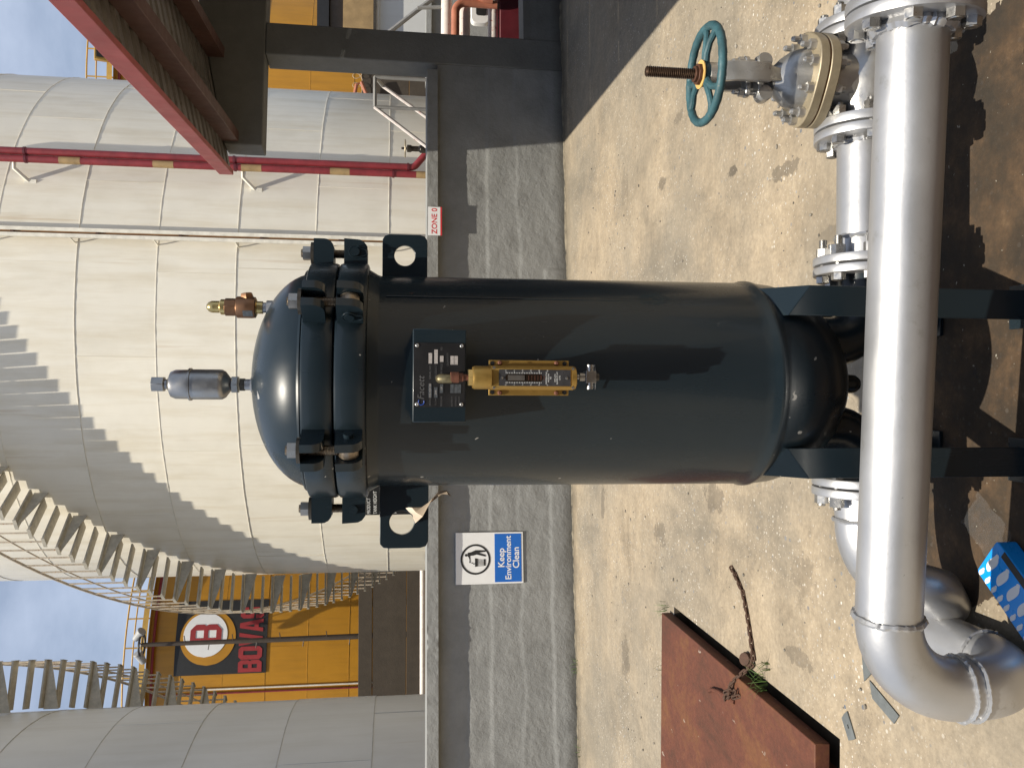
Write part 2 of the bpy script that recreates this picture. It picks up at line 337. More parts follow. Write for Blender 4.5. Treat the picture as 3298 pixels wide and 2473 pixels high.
class MB:
    def __init__(s): s.v = []; s.f = []
    def add(s, vs, fs):
        k = len(s.v); s.v += [Vector(p) for p in vs]; s.f += [tuple(i + k for i in f) for f in fs]; return s
    def loft(s, rings, closed=True, cap0=True, cap1=True):
        n = len(rings[0]); vs = [p for r_ in rings for p in r_]; fs = []
        for a in range(len(rings) - 1):
            for i in range(n if closed else n - 1):
                j = (i + 1) % n
                fs.append((a * n + i, a * n + j, (a + 1) * n + j, (a + 1) * n + i))
        if cap0: fs.append(tuple(range(n - 1, -1, -1)))
        if cap1: fs.append(tuple((len(rings) - 1) * n + i for i in range(n)))
        return s.add(vs, fs)
    def lathe(s, o, ax, prof, seg=24, cap0=True, cap1=True):
        m = axis_frame(o, ax)
        rings = [[m @ V(max(r_, 1e-4) * math.cos(2 * math.pi * i / seg), max(r_, 1e-4) * math.sin(2 * math.pi * i / seg), h) for i in range(seg)] for r_, h in prof]
        return s.loft(rings, True, cap0, cap1)
    def cyl(s, a, b, r0, r1=None, seg=16):
        a = Vector(a); b = Vector(b); r1 = r0 if r1 is None else r1
        return s.lathe(a, b - a, [(r0, 0), (r1, (b - a).length)], seg)
    def tube(s, pts, r, seg=8, closed=False):
        pts = [Vector(p) for p in pts]; n = len(pts); rings = []
        up = None
        for i, p in enumerate(pts):
            t = (pts[(i + 1) % n] - pts[i - 1]) if closed else (pts[min(i + 1, n - 1)] - pts[max(i - 1, 0)])
            t.normalize()
            if up is None: up = V(0, 0, 1) if abs(t.z) < .9 else V(1, 0, 0)
            x = up.cross(t).normalized(); y = t.cross(x); up = y
            rr = r[i] if hasattr(r, '__len__') else r
            rings.append([p + x * rr * math.cos(2 * math.pi * j / seg) + y * rr * math.sin(2 * math.pi * j / seg) for j in range(seg)])
        if closed: rings.append(rings[0]); return s.loft(rings, True, False, False)
        return s.loft(rings)
    def box(s, m, x0, x1, y0, y1, z0, z1):
        vs = [m @ V(x, y, z) for z in (z0, z1) for y in (y0, y1) for x in (x0, x1)]
        return s.add(vs, [(0, 2, 3, 1), (4, 5, 7, 6), (0, 1, 5, 4), (2, 6, 7, 3), (0, 4, 6, 2), (1, 3, 7, 5)])
    def prism(s, m, poly, z0, z1):
        return s.loft([[m @ V(x, y, z0) for x, y in poly], [m @ V(x, y, z1) for x, y in poly]])
    def holed(s, m, outer, hole, z0, z1):
        # outer and hole: same number of points, matched by angle
        n = len(outer)
        vs = [m @ V(x, y, z) for z in (z0, z1) for pl in (outer, hole) for x, y in pl]
        fs = []
        for i in range(n):
            j = (i + 1) % n
            fs += [(i, n + i, n + j, j), (2 * n + i, 2 * n + j, 3 * n + j, 3 * n + i), (i, j, 2 * n + j, 2 * n + i), (n + i, 3 * n + i, 3 * n + j, n + j)]
        return s.add(vs, fs)
    def sphere(s, c, r, seg=12, rings=8, sq=(1, 1, 1)):
        c = Vector(c)
        rs = [[c + V(r * sq[0] * math.sin(t) * math.cos(2 * math.pi * i / seg), r * sq[1] * math.sin(t) * math.sin(2 * math.pi * i / seg), -r * sq[2] * math.cos(t)) for i in range(seg)] for t in [max(.02, min(math.pi - .02, math.pi * k / rings)) for k in range(rings + 1)]]
        return s.loft(rs)
    def mesh(s, name, mat, inv=None, smooth=True, ang=32):
        me = bpy.data.meshes.new(name)
        vs = s.v if inv is None else [inv @ p for p in s.v]
        me.from_pydata([tuple(p) for p in vs], [], s.f); me.update()
        if mat is not None: me.materials.append(mat)
        import bmesh
        bm = bmesh.new(); bm.from_mesh(me); bmesh.ops.recalc_face_normals(bm, faces=bm.faces); bm.to_mesh(me); bm.free()
        if smooth:
            me.polygons.foreach_set('use_smooth', [True] * len(me.polygons)); me.set_sharp_from_angle(angle=R(ang))
        return me
    def build(s, name, mat, parent=None, bevel=0., seg=2, smooth=True, ang=32, loc=None):
        if parent is not None: base = WM[parent.name]
        else:
            if loc is None:
                xs = [p.x for p in s.v]; ys = [p.y for p in s.v]
                loc = V((min(xs) + max(xs)) / 2, (min(ys) + max(ys)) / 2, min(p.z for p in s.v))
            base = Matrix.Translation(loc)
        me = s.mesh(name, mat, base.inverted(), smooth, ang)
        o = bpy.data.objects.new(name, me); col.objects.link(o)
        if parent is not None: o.parent = parent
        else: o.matrix_world = base
        WM[o.name] = base.copy()
        if bevel:
            b = o.modifiers.new('bevel', 'BEVEL'); b.width = bevel; b.segments = seg; b.limit_method = 'ANGLE'; b.angle_limit = R(40); b.harden_normals = False
        return o
def inst(name, me, m, parent=None):
    o = bpy.data.objects.new(name, me); col.objects.link(o)
    if parent is not None:
        o.parent = parent; o.matrix_local = WM[parent.name].inverted() @ m
    else: o.matrix_world = m
    WM[o.name] = m.copy(); return o
def arc(c, a, b, r, n=10, t0=0., t1=90.):
    # quarter turn from c + a*r to c + b*r
    return [Vector(c) + Vector(a) * r * math.cos(R(t0 + (t1 - t0) * i / n)) + Vector(b) * r * math.sin(R(t0 + (t1 - t0) * i / n)) for i in range(n + 1)]
def text(name, body, size, m, mat, parent, align='CENTER', ext=.0004, sx=1., bold=0., shear=0., bend=None):
    cu = bpy.data.curves.new(name, 'FONT'); cu.body = body; cu.size = size; cu.align_x = align; cu.align_y = 'CENTER'
    cu.extrude = ext; cu.offset = bold; cu.shear = shear; cu.resolution_u = 3
    o = bpy.data.objects.new(name, cu); col.objects.link(o)
    dg = bpy.context.evaluated_depsgraph_get(); dg.update()
    me = bpy.data.meshes.new_from_object(o.evaluated_get(dg)); bpy.data.objects.remove(o); bpy.data.curves.remove(cu)
    me.name = name; inv = WM[parent.name].inverted()
    for v in me.vertices:
        p = V(v.co.x * sx, v.co.y, v.co.z)
        v.co = inv @ (bend(p) if bend else m @ p)
    me.materials.clear(); me.materials.append(mat)
    t = bpy.data.objects.new(name, me); col.objects.link(t); t.parent = parent; WM[t.name] = WM[parent.name].copy()
    return t
def structure(o): o['kind'] = 'structure'; return o

X, Y, Z = V(1, 0, 0), V(0, 1, 0), V(0, 0, 1)

# ------------------------------------------------------------------ ground with the opening under the hatch lid
HX0, HX1, HY0, HY1 = -2.75, -1.352, 3.005, 4.93
gb = MB()
xs = [-120, HX0, HX1, 120]; ys = [-60, HY0, HY1, 160]
gv = [V(x, y, 0) for y in ys for x in xs]
gf = [(r_ * 4 + c, r_ * 4 + c + 1, r_ * 4 + c + 5, r_ * 4 + c + 4) for r_ in range(3) for c in range(3) if not (r_ == 1 and c == 1)]
gb.add(gv, gf)
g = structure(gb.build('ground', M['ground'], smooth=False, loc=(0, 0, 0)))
pb = MB()
I4 = Matrix.Identity(4)
for a in ((HX0, HY0, HX1, HY0), (HX1, HY0, HX1, HY1), (HX1, HY1, HX0, HY1), (HX0, HY1, HX0, HY0)):
    pb.add([V(a[0], a[1], -.10), V(a[2], a[3], -.10), V(a[2], a[3], -.001), V(a[0], a[1], -.001)], [(0, 1, 2, 3)])
pb.add([V(HX0, HY0, -.10), V(HX1, HY0, -.10), V(HX1, HY1, -.10), V(HX0, HY1, -.10)], [(0, 1, 2, 3)])
structure(pb.build('pit_floor', M['pit'], smooth=False, loc=(0, 0, 0)))

# ------------------------------------------------------------------ storage tanks
PL = 360 / 11
def tank(name, label, c, rad, seams, offs, ztop, az0, az1, mat, weldmat, group=None):
    t = thing(name, label, 'tank', (c[0], c[1], 0), group)
    core = MB().lathe((c[0], c[1], 0), Z, [(rad - .03, .0), (rad - .03, ztop - .02)], 72); core.build('shell_core', mat, t)
    roof = MB().lathe((c[0], c[1], ztop), Z, [(rad + .06, -.10), (rad + .06, 0), (rad * .5, rad * .05), (.01, rad * .09)], 72); roof.build('roof', mat, t)
    zs = [0.] + seams + [ztop - .05]
    for i in range(len(zs) - 1):
        h = zs[i + 1] - zs[i]; mb = MB(); n = 14; da = R(PL) - .0016
        rr = rad + (.004 if i % 2 else 0.)
        o_ = [(rr * math.cos(-da / 2 + da * k / n), rr * math.sin(-da / 2 + da * k / n)) for k in range(n + 1)]
        i_ = [((rr - .03) * math.cos(-da / 2 + da * k / n), (rr - .03) * math.sin(-da / 2 + da * k / n)) for k in range(n + 1)]
        mb.loft([[V(x, y, .003) for x, y in i_], [V(x, y, .003) for x, y in o_], [V(x, y, h - .003) for x, y in o_], [V(x, y, h - .003) for x, y in i_]], False, False, False)
        me = mb.mesh('shell_plate', mat)
        k0 = math.floor((az0 - offs[i % len(offs)]) / PL); k1 = math.ceil((az1 - offs[i % len(offs)]) / PL)
        for k in range(k0, k1 + 1):
            a = offs[i % len(offs)] + (k + .5) * PL
            inst('shell_plate', me, Matrix.Translation((c[0], c[1], zs[i])) @ Matrix.Rotation(R(a), 4, 'Z'), t)
            wb = MB(); a0 = R(offs[i % len(offs)] + k * PL)
            p = V(c[0] + (rad + .004) * math.cos(a0), c[1] + (rad + .004) * math.sin(a0), zs[i])
            wb.tube([p, p + V(.001, 0, h * .5), p + V(0, 0, h)], .005, 5); wb.build('weld_seam', mat, t)
    for z in seams:
        wb = MB(); wb.tube([V(c[0] + (rad + .004) * math.cos(2 * math.pi * k / 120), c[1] + (rad + .004) * math.sin(2 * math.pi * k / 120), z + .002 * math.sin(k * 1.7)) for k in range(120)], .008, 5, True)
        wb.build('weld_seam', weldmat, t)
    return t
CM, RM = (1.18, 21.47), 5.80
tank_main = tank('storage_tank', 'large white storage tank behind the grey bund wall, marked by a stepped stair shadow', CM, RM,
     [1.82, 3.15, 4.55, 5.92, 7.28, 8.65, 10.0, 11.4], [-80., -64.1, -48.5, -82.3, -64.6, -48.1, -70., -60., -75.], 12.6, -185, 5, M['plate'], M['weld'])
CL, RL = (-11.3, 13.9), 5.80
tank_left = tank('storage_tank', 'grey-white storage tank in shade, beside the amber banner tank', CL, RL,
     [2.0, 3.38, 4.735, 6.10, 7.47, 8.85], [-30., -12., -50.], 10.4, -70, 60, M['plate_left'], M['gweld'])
CY, RY = (-10.7, 35.8), 6.5
tank_yl = tank('storage_tank', 'amber storage tank with black and red banner, between two white tanks', CY, RY,
     [3.2, 4.6, 6.0, 7.4, 8.75], [-60., -40., -75.], 9.80, -140, -20, M['yellow'], M['yweld'])
CR_, RR_ = (10.5, 37.3), 6.5
tank_yr = tank('storage_tank', 'amber storage tank half hidden by the sheet roof and concrete frame', CR_, RR_,
     [3.2, 4.75, 6.3, 7.85, 9.4], [-60., -40., -75.], 11.37, -150, -30, M['yellow'], M['yweld'])

def pol(c, r_, a, z): return V(c[0] + r_ * math.cos(a), c[1] + r_ * math.sin(a), z)
def spiral(name, label, c, rad, a_lo, a_hi, zf, wdt, da):
    """stair of separate treads carried on brackets off a tank shell; zf(az in degrees) is the tread height"""
    a0 = a_lo; p0 = pol(c, rad + .4, R(a_lo), 0)
    t = thing(name, label, 'staircase', (p0.x, p0.y, zf(a_lo)))
    tw = .113
    tb = MB(); tb.box(I4, .05, wdt, -tw, tw, -.032, 0); tb.box(I4, wdt + .001, wdt + .012, -tw, tw, -.05, .012)
    tread = tb.mesh('tread', M['stair'], None, False)
    gb_ = MB(); gb_.loft([[V(.03, y, -.05), V(wdt, y, -.05), V(wdt, y, -.075), V(.03, y, -.30)] for y in (-.012, .012)])
    gus = gb_.mesh('bracket', M['stair'], None, False)
    pb_ = MB(); pb_.tube([V(wdt - .02, 0, 0), V(wdt - .02, 0, .55), V(wdt - .02, 0, 1.05)], .016, 6)
    post = pb_.mesh('rail_post', M['rail'])
    n = int(round((a_hi - a_lo) / da)); top = []; mid = []; low = []
    for i in range(n + 1):
        a = a_lo + i * da; z = zf(a)
        m = Matrix.Translation((c[0], c[1], z)) @ Matrix.Rotation(R(a), 4, 'Z') @ Matrix.Translation((rad, 0, 0))
        inst('tread', tread, m, t)
        if i % 3 == 0: inst('bracket', gus, m, t)
        inst('rail_post', post, m, t)
        top.append(pol(c, rad + wdt - .02, R(a), z + 1.05)); mid.append(pol(c, rad + wdt - .02, R(a), z + .55)); low.append(pol(c, rad + wdt, R(a), z - .03))
    MB().tube(top, .026, 6).build('handrail', M['rail'], t)
    MB().tube(mid, .014, 6).build('middle_rail', M['rail'], t)
    return t
spiral('spiral_stair', 'pale open-tread stair winding round the large white tank, throwing a stepped shadow', CM, RM, -196., -74., lambda a: 19.79 + .0922407 * a, .86, 2.0)
spiral('spiral_stair', 'grey open-tread stair on the rim of the shaded tank, against the sky', CL, RL, -4., 64., lambda a: 8.25 - .0922 * (a - 16), .86, 2.0)

# dark plate with tank data on the big tank, partly behind the vessel
a_c = -124.9
t = thing('tank_data_board', 'black board with white capital lettering on the white tank, beside the vessel rim', 'sign', pol(CM, RM, R(a_c), 1.3))
def bend_main(da, dr, z0):
    return lambda p: pol(CM, RM + dr + p.z, R(a_c) + p.x / RM, z0 + p.y)
bb = MB(); n = 10; bw, z0b, z1b = .62, 1.12, 2.36
bb.loft([[pol(CM, RM + d, R(a_c) + (-bw + 2 * bw * k / n) / RM, z) for k in range(n + 1)] for d, z in ((.005, z0b), (.03, z0b), (.03, z1b), (.005, z1b))], False, False, False)
bb.build('board', M['black'], t)
for i, s_ in enumerate(('PRODUCT', 'TANK HEIGHT', 'TANK DIAMETER', 'TANK CAPACITY', 'SAFE FILL')):
    text('lettering', s_, .098, I4, M['white'], t, 'LEFT', bend=(lambda f_: (lambda p: f_(p + V(-.585, 0, 0))))(bend_main(0, .034, 2.185 - .128 * i)), ext=.001)

# twin white gauge rails with the rusty strip between
t = thing('level_gauge_rail', 'pair of thin white vertical rails with rusty gap on the big white tank', 'gauge', (2.60, 15.63, .4))
for a_, dx in (((2.632 - CM[0]), -.055), ((2.632 - CM[0]), .055)):
    b = MB(); x = 2.605 + dx; y = CM[1] - math.sqrt(36 - (x - CM[0]) ** 2) + .02
    b.box(Matrix.Translation((x, y, 0)), -.032, .032, -.04, .04, .3, 10.3); b.build('rail', M['weld'], t)
b = MB(); b.box(Matrix.Translation((2.605, 15.69, 0)), -.03, .03, -.01, .02, .3, 10.3); b.build('backing_strip', M['rust_edge'], t)
bk = MB(); bk.box(I4, -.03, .03, -.02, .02, -.025, .025); bkm = bk.mesh('clip', M['rustnut'])
br = MB(); br.tube([V(-.08, .0, 0), V(-.14, .12, -.03), V(-.15, .27, -.05)], .014, 5); brm = br.mesh('bracket', M['weld'])
for z in (1.3, 2.7, 4.1, 5.5, 6.9, 8.3):
    inst('clip', bkm, Matrix.Translation((2.605, 15.665, z)), t); inst('bracket', brm, Matrix.Translation((2.605, 15.65, z + .45)), t)

# fire-water risers on the right of the tank
SP = 16.0
def riser(x, lab, mat, bands, elbow):
    t = thing('riser_pipe', lab, 'pipe', (x, SP, .3), 'red riser pipes on the white tank')
    b = MB()
    if elbow:
        pts = [V(x, SP, 10.2), V(x, SP, 1.42)] + arc(V(x + .15, SP, 1.42), -X, -Z, .15, 6, 0, 55) + [V(x + .22, SP, 1.17), V(x + .5, SP, .72)]
    else: pts = [V(x, SP, 10.2), V(x, SP, 5), V(x, SP, .3)]
    b.tube(pts, .065, 14); b.build('pipe', mat, t)
    if bands:
        bm_ = MB(); bm_.cyl(V(0, 0, 0), V(0, 0, .36), .0665, None, 14); me = bm_.mesh('band', M['tan'])
        for z in (.95, 2.55, 4.15, 5.70, 7.30, 8.85): inst('band', me, Matrix.Translation((x, SP, z)), t)
    for z in ((1.72, 4.6, 8.2) if not elbow else (1.44, 4.62, 8.22)):
        MB().cyl(V(x, SP, z), V(x, SP, z + .04), .078, None, 14).build('clamp_ring', M['maroon'], t)
    return t
riser(4.09, 'plain red riser pipe with kicked foot on the right of the big white tank', M['fire_red'], False, True)
riser(3.955, 'red riser pipe painted with tan bands, next to the plain red riser', M['fire_red'], True, False)
for z in (4.5, 8.45):
    t = thing('pipe_bracket', 'white stand-off bracket holding the red risers, %s of two on the white tank' % ('lower' if z < 6 else 'upper'), 'bracket', (3.9, SP, z), 'stand-off brackets of the red risers')
    ys_ = CM[1] - math.sqrt(RM ** 2 - (3.6 - CM[0]) ** 2)
    b = MB(); b.tube([V(4.02, SP + .08, z), V(3.8, SP + .08, z), V(3.58, ys_ + .02, z - .22)], .035, 6); b.build('strut', M['weld'], t)
    b = MB(); b.box(Matrix.Translation((3.58, ys_, z - .23)), -.05, .05, -.02, .03, -.1, .1); b.build('foot_plate', M['weld'], t)

# ------------------------------------------------------------------ amber tank furniture
def rim_rail(label, c, rad, z0, az0, az1, step, mats, top, mid, cat='railing'):
    t = thing('rim_railing', label, cat, pol(c, rad, R((az0 + az1) / 2), z0), 'railings on the amber tank rims')
    N_ = 40
    ring = lambda z, rr: [pol(c, rad + rr, R(az0 + (az1 - az0) * k / N_), z) for k in range(N_ + 1)]
    MB().tube(ring(z0 + top, .25), .028, 6).build('top_rail', mats, t)
    MB().tube(ring(z0 + mid, .25), .024, 6).build('middle_rail', mats, t)
    b = MB(); b.loft([[p + V(0, 0, .02), p + V(0, 0, .20)] for p in ring(z0, .28)], False, False, False); b.build('toe_board', M['yrail'], t)
    b = MB(); b.tube(ring(z0 - .17, .12), .045, 8); b.build('sprinkler_ring', M['fire_red'], t)
    b = MB(); b.loft([[pol(c, rad, R(az0 + (az1 - az0) * k / N_), z0 - .02), pol(c, rad + .3, R(az0 + (az1 - az0) * k / N_), z0 - .02)] for k in range(N_ + 1)], False, False, False); b.build('walkway', M['yrail'], t)
    pm = MB().tube([V(0, 0, 0), V(0, 0, top * .5), V(0, 0, top)], .026, 6).mesh('rail_post', mats)
    a = az0
    while a <= az1: inst('rail_post', pm, Matrix.Translation(pol(c, rad + .25, R(a), z0)), t); a += step
    return t
rim_rail('rusty yellow railing round the top of the banner tank', CY, RY, 9.80, -130, -35, 8.0, M['yrail'], .70, .43)
rim_rail('rusty yellow railing round the amber tank beside the sheet roof', CR_, RR_, 11.37, -140, -40, 8.3, M['yrail'], .86, .55)
t = thing('flood_light', 'boxy black-faced flood light on the amber tank railing under the sky', 'flood light', (11.35, 30.55, 11.3))
b = MB(); b.box(frame((11.35, 30.45, 11.72), X, V(0, -.3, 1)), -.36, .36, -.22, .22, -.1, .1); b.build('housing', M['yrail'], t, .02)
b = MB(); b.box(frame((11.35, 30.42, 11.70), X, V(0, -.3, 1)), -.28, .28, -.16, .16, .101, .125); b.build('lens', M['black'], t)
b = MB(); b.box(Matrix.Translation((11.35, 30.5, 0)), -.05, .05, -.05, .05, 11.2, 11.6); b.build('stalk', M['yrail'], t)

# banner on the amber tank
aY = math.atan2(29.6 - CY[1], -8.66 - CY[0]); ZB0, ZB1 = 5.955, 8.95
def bendY(dr): return lambda p: pol(CY, RY + .02 + dr + p.z, aY + (p.x + 8.66) / RY, p.y)
t = thing('company_banner', 'black banner with round letter badge and red capitals on the amber tank', 'banner', pol(CY, RY, aY, ZB0))
def flat(poly, z0, z1, dr, mat, name):
    b = MB(); f_ = bendY(dr); b.loft([[f_(V(x, y, z)) for x, y in poly] for z in (z0, z1)]); return b.build(name, mat, t, smooth=False)
n = 16
pts_ = [(-9.86 + 2.36 * k / n, ZB0) for k in range(n + 1)] + [(-7.5 - 2.36 * k / n, ZB1) for k in range(n + 1)]
def strip(x0, x1, zf0, zf1, dr, mat, name, n=24):
    b = MB(); f_ = bendY(dr); rows = []
    for k in range(n + 1):
        x = x0 + (x1 - x0) * k / n; a_, c_ = zf0(x), zf1(x)
        rows.append([f_(V(x, a_, 0)), f_(V(x, a_, .012)), f_(V(x, c_, .012)), f_(V(x, c_, 0))])
    b.loft(rows, True, True, True); return b.build(name, mat, t, smooth=False)
strip(-9.86, -7.44, lambda x: ZB0, lambda x: ZB1, 0, M['ink'], 'banner_cloth')
def disc(cx_, cz_, r_, dr, mat, name):
    return strip(cx_ - r_ * .9999, cx_ + r_ * .9999, lambda x: cz_ - math.sqrt(max(0, r_ * r_ - (x - cx_) ** 2)) - .001, lambda x: cz_ + math.sqrt(max(0, r_ * r_ - (x - cx_) ** 2)) + .001, dr, mat, name, 40)
disc(-8.655, 7.90, .905, .014, M['yellow'], 'amber_disc')
disc(-8.575, 7.985, .715, .028, M['sign_white'], 'white_disc')
def block(rects, dr, mat, name):
    for (x0, x1, z0, z1) in rects: strip(x0, x1, lambda x: z0, lambda x: z1, dr, mat, name, 4)
# block letter B in the badge: one outline with two counters
def bletter(x0, x1, z0, z1, dr, mat, name):
    w_, h_ = x1 - x0, z1 - z0; b = MB(); f_ = bendY(dr)
    q = [(0, 0), (.72, 0), (1, .16), (1, .42), (.90, .5), (1, .58), (1, .84), (.72, 1), (0, 1)]
    cell = []
    def quad(a): cell.append(a)
    xs_ = [0, .30, .66, 1.0]
    quad([(0, 0), (.30, 0), (.30, 1), (0, 1)])
    quad([(.30, 0), (.72, 0), (.86, .08), (.86, .17), (.30, .17)]); quad([(.30, .43), (.86, .43), (.86, .57), (.30, .57)]); quad([(.30, .83), (.86, .83), (.86, .92), (.72, 1), (.30, 1)])
    quad([(.70, .17), (1, .17), (1, .43), (.92, .5), (.70, .5)]); quad([(.70, .5), (.92, .5), (1, .57), (1, .83), (.70, .83)])
    quad([(.86, .08), (1, .17), (.86, .17)]); quad([(.86, .83), (1, .83), (.86, .92)])
    for c_ in cell: b.loft([[f_(V(x0 + w_ * x, z0 + h_ * z, d)) for x, z in c_] for d in (0, .012)])
    return b.build(name, mat, t, smooth=False)
bletter(-8.86, -8.235, 7.46, 8.48, .042, M['banner_red'], 'badge_letter')
# the five red capitals below it, drawn as heavy block strokes
def stroke_letter(x0, wd, polys):
    b = MB(); f_ = bendY(.014); zb, hh = 6.10, .775
    for c_ in polys: b.loft([[f_(V(x0 + wd * x, zb + hh * z, d)) for x, z in c_] for d in (0, .012)])
    return b.build('banner_letter', M['banner_red'], t, smooth=False)
LB = [[(0, 0), (.34, 0), (.34, 1), (0, 1)], [(.34, 0), (.8, 0), (1, .12), (1, .2), (.34, .2)], [(.34, .42), (.9, .42), (.9, .58), (.34, .58)], [(.34, .8), (1, .8), (1, .88), (.8, 1), (.34, 1)], [(.66, .2), (1, .2), (1, .42), (.92, .5), (.66, .5)], [(.66, .5), (.92, .5), (1, .58), (1, .8), (.66, .8)]]
LO = [[(0, .12), (.34, .2), (.34, .8), (0, .88)], [(.66, .2), (1, .12), (1, .88), (.66, .8)], [(0, .12), (.2, 0), (.8, 0), (1, .12), (.66, .2), (.34, .2)], [(0, .88), (.34, .8), (.66, .8), (1, .88), (.8, 1), (.2, 1)]]
LV = [[(0, 1), (.32, 0), (.5, 0), (.5, .2), (.3, 1)], [(.5, 0), (.68, 0), (1, 1), (.7, 1), (.5, .2)]]
LA = [[(0, 0), (.3, 0), (.47, .8), (.47, 1), (.32, 1)], [(.7, 0), (1, 0), (.68, 1), (.47, 1), (.47, .8)], [(.3, .2), (.7, .2), (.65, .38), (.35, .38)]]
LS = [[(0, .12), (.2, 0), (.8, 0), (1, .12), (.9, .2), (0, .2)], [(0, .2), (.34, .2), (.34, .34), (0, .34)], [(.66, .2), (1, .2), (1, .45), (.66, .45)], [(0, .42), (1, .42), (1, .5), (.85, .58), (0, .58)], [(0, .5), (.34, .5), (.34, .8), (0, .88)], [(0, .8), (1, .8), (1, .88), (.8, 1), (.2, 1), (0, .88)], [(.66, .66), (1, .66), (1, .8), (.66, .8)]]
xx = -9.82
for L, wd in ((LB, .39), (LO, .42), (LV, .43), (LA, .43), (LS, .37)):
    stroke_letter(xx, wd, L); xx += wd + .02

# thin riser lines on the amber tank, left of the banner
for x, mt_, lab in ((-10.30, M['weld'], 'thin pale pipe down the amber tank beside the banner'), (-10.44, M['fire_red'], 'thin red pipe down the amber tank beside the banner')):
    yy_ = CY[1] - math.sqrt(RY ** 2 - (x - CY[0]) ** 2) - .06
    tag(MB().tube([V(x, yy_, 9.5), V(x, yy_, 6), V(x, yy_, 2.2)], .028, 6).build('thin_pipe', mt_), lab, 'pipe')

# dark retaining wall in front of the amber tanks
def far_wall(x0, x1, y, z1, lab, joints):
    t = thing('retaining_wall', lab, 'wall', ((x0 + x1) / 2, y, 0))
    zc = 0
    for k, z in enumerate(joints + [z1]):
        b = MB(); b.box(I4, x0, x1, y + (.012 if k % 2 else 0.), y + .3, zc + (.012 if k else 0), z); b.build('cast_lift', M['dark_wall'], t, .01); zc = z
    return t
far_wall(-22, 1.5, 27.6, 2.80, 'dark brown wall below the amber tank with the banner', [1.25, 2.35])
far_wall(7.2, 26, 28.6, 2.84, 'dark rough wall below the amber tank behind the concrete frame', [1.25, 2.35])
# barbed coil on that wall
cp = [V(8.3 + .055 * k * .5, 28.5, 2.98 + .16 * math.sin(k * .55)) + V(.16 * math.cos(k * .55), 0, 0) for k in range(110)]
tag(MB().tube(cp, .008, 4).build('barbed_wire', M['rail']), 'rusty coil of barbed wire along the dark rough wall', 'barbed wire')
tag(MB().tube([V(9.6, 28.3, 3.05), V(9.9, 28.3, 3.0), V(10.0, 28.3, 2.85), V(9.3, 28.3, 2.55)], .06, 8).build('drain_pipe', M['salmon']), 'short salmon pipe coming over the dark rough wall', 'pipe')

# lighting mast
t = thing('light_mast', 'tall dark mast with lamp ring in front of the amber banner tank', 'light mast', (-8.45, 28.4, 0))
MB().tube([V(-8.42, 28.4, 0), V(-8.45, 28.4, 5), V(-8.47, 28.4, 9.68)], [.10, .085, .065], 10).build('mast_pole', M['mast'], t)
MB().tube([V(-8.47, 28.4, 9.70) + V(.36 * math.cos(R(15 * k)), .36 * math.sin(R(15 * k)), 0) for k in range(24)], .035, 8, True).build('lamp_ring', M['ink'], t)
for a in (0, 90, 180, 270):
    MB().tube([V(-8.47, 28.4, 9.70), V(-8.47 + .18 * math.cos(R(a + 30)), 28.4 + .18 * math.sin(R(a + 30)), 9.70), V(-8.47 + .36 * math.cos(R(a + 30)), 28.4 + .36 * math.sin(R(a + 30)), 9.70)], .018, 5).build('ring_spoke', M['ink'], t)
for (x, z, rot) in ((-8.13, 9.78, 40), (-8.86, 9.70, -25)):
    b = MB(); b.lathe(V(x, 28.3, z), V(math.cos(R(rot)), -.3, math.sin(R(rot)) * -1), [(.05, -.22), (.10, -.18), (.13, .1), (.15, .2), (.13, .22)], 12); b.build('lamp_head', M['lamp'], t)
for k in range(8):
    z = 3.1 + k * .75
    b = MB(); b.tube([V(-8.44 - .02, 28.36, z), V(-8.44 + (.24 if k % 2 else -.24), 28.32, z + .03)], .016, 5); b.build('climbing_peg', M['mast'], t)

# ------------------------------------------------------------------ bund wall with coping
WA = V(2.629, 8.422, 0); WT = V(.9904, .139, 0).normalized(); WN = V(.139, -.9904, 0).normalized()
def wp(s, off, z): return WA + WT * s + WN * off + V(0, 0, z)
t_wall = thing('bund_wall', 'long rough grey painted concrete bund wall behind the vessel', 'wall', wp(-4, 0, 0))
def rough_face(s0, s1, z0, z1, ds, name, mat, parent, off, amp, ledges, depth=.22):
    ns = int((s1 - s0) / ds); nz = max(2, int((z1 - z0) / ds)); vs = []
    for j in range(nz + 1):
        z = z0 + (z1 - z0) * j / nz
        for i in range(ns + 1):
            s = s0 + (s1 - s0) * i / ns
            p = V(s * 6, z * 9, off * 30)
            d = noise.noise(p) * amp + noise.noise(p * 3.7) * amp * .55 + max(0, noise.noise(V(s * 1.3, z * 2.2, 3.)) - .1) * noise.noise(p * 6.1) * amp * 2.2
            for (lz, dep, wv, sa, sb) in ledges:
                if sa < s < sb:
                    e = lz + wv * noise.noise(V(s * 1.9, lz * 11, 0)) + .006 * noise.noise(V(s * 11, lz * 3, 1.))
                    if z < e: d += dep * min(1, (e - z) / .012)
            vs.append(wp(s, off + d, z))
    n = ns + 1
    fs = [(j * n + i, j * n + i + 1, (j + 1) * n + i + 1, (j + 1) * n + i) for j in range(nz) for i in range(ns)]
    k = len(vs)
    vs += [wp(s0, off - depth, z0), wp(s1, off - depth, z0), wp(s1, off - depth, z1), wp(s0, off - depth, z1)]
    fs += [(k, k + 3, k + 2, k + 1)]
    top = [nz * n + i for i in range(n)]; fs.append(tuple(top) + (k + 2, k + 3))
    fs.append(tuple(j * n for j in range(nz + 1)) + (k + 3, k)); fs.append(tuple(j * n + ns for j in range(nz, -1, -1)) + (k + 1, k + 2))
    return MB().add(vs, fs).build(name, mat, parent, ang=75)
LEDGES = [(.80, .006, .02, -20, .9), (.50, .005, .045, -20, .9), (.22, .007, .03, -20, -1.5), (1.02, .004, .03, -20, -4.6)]
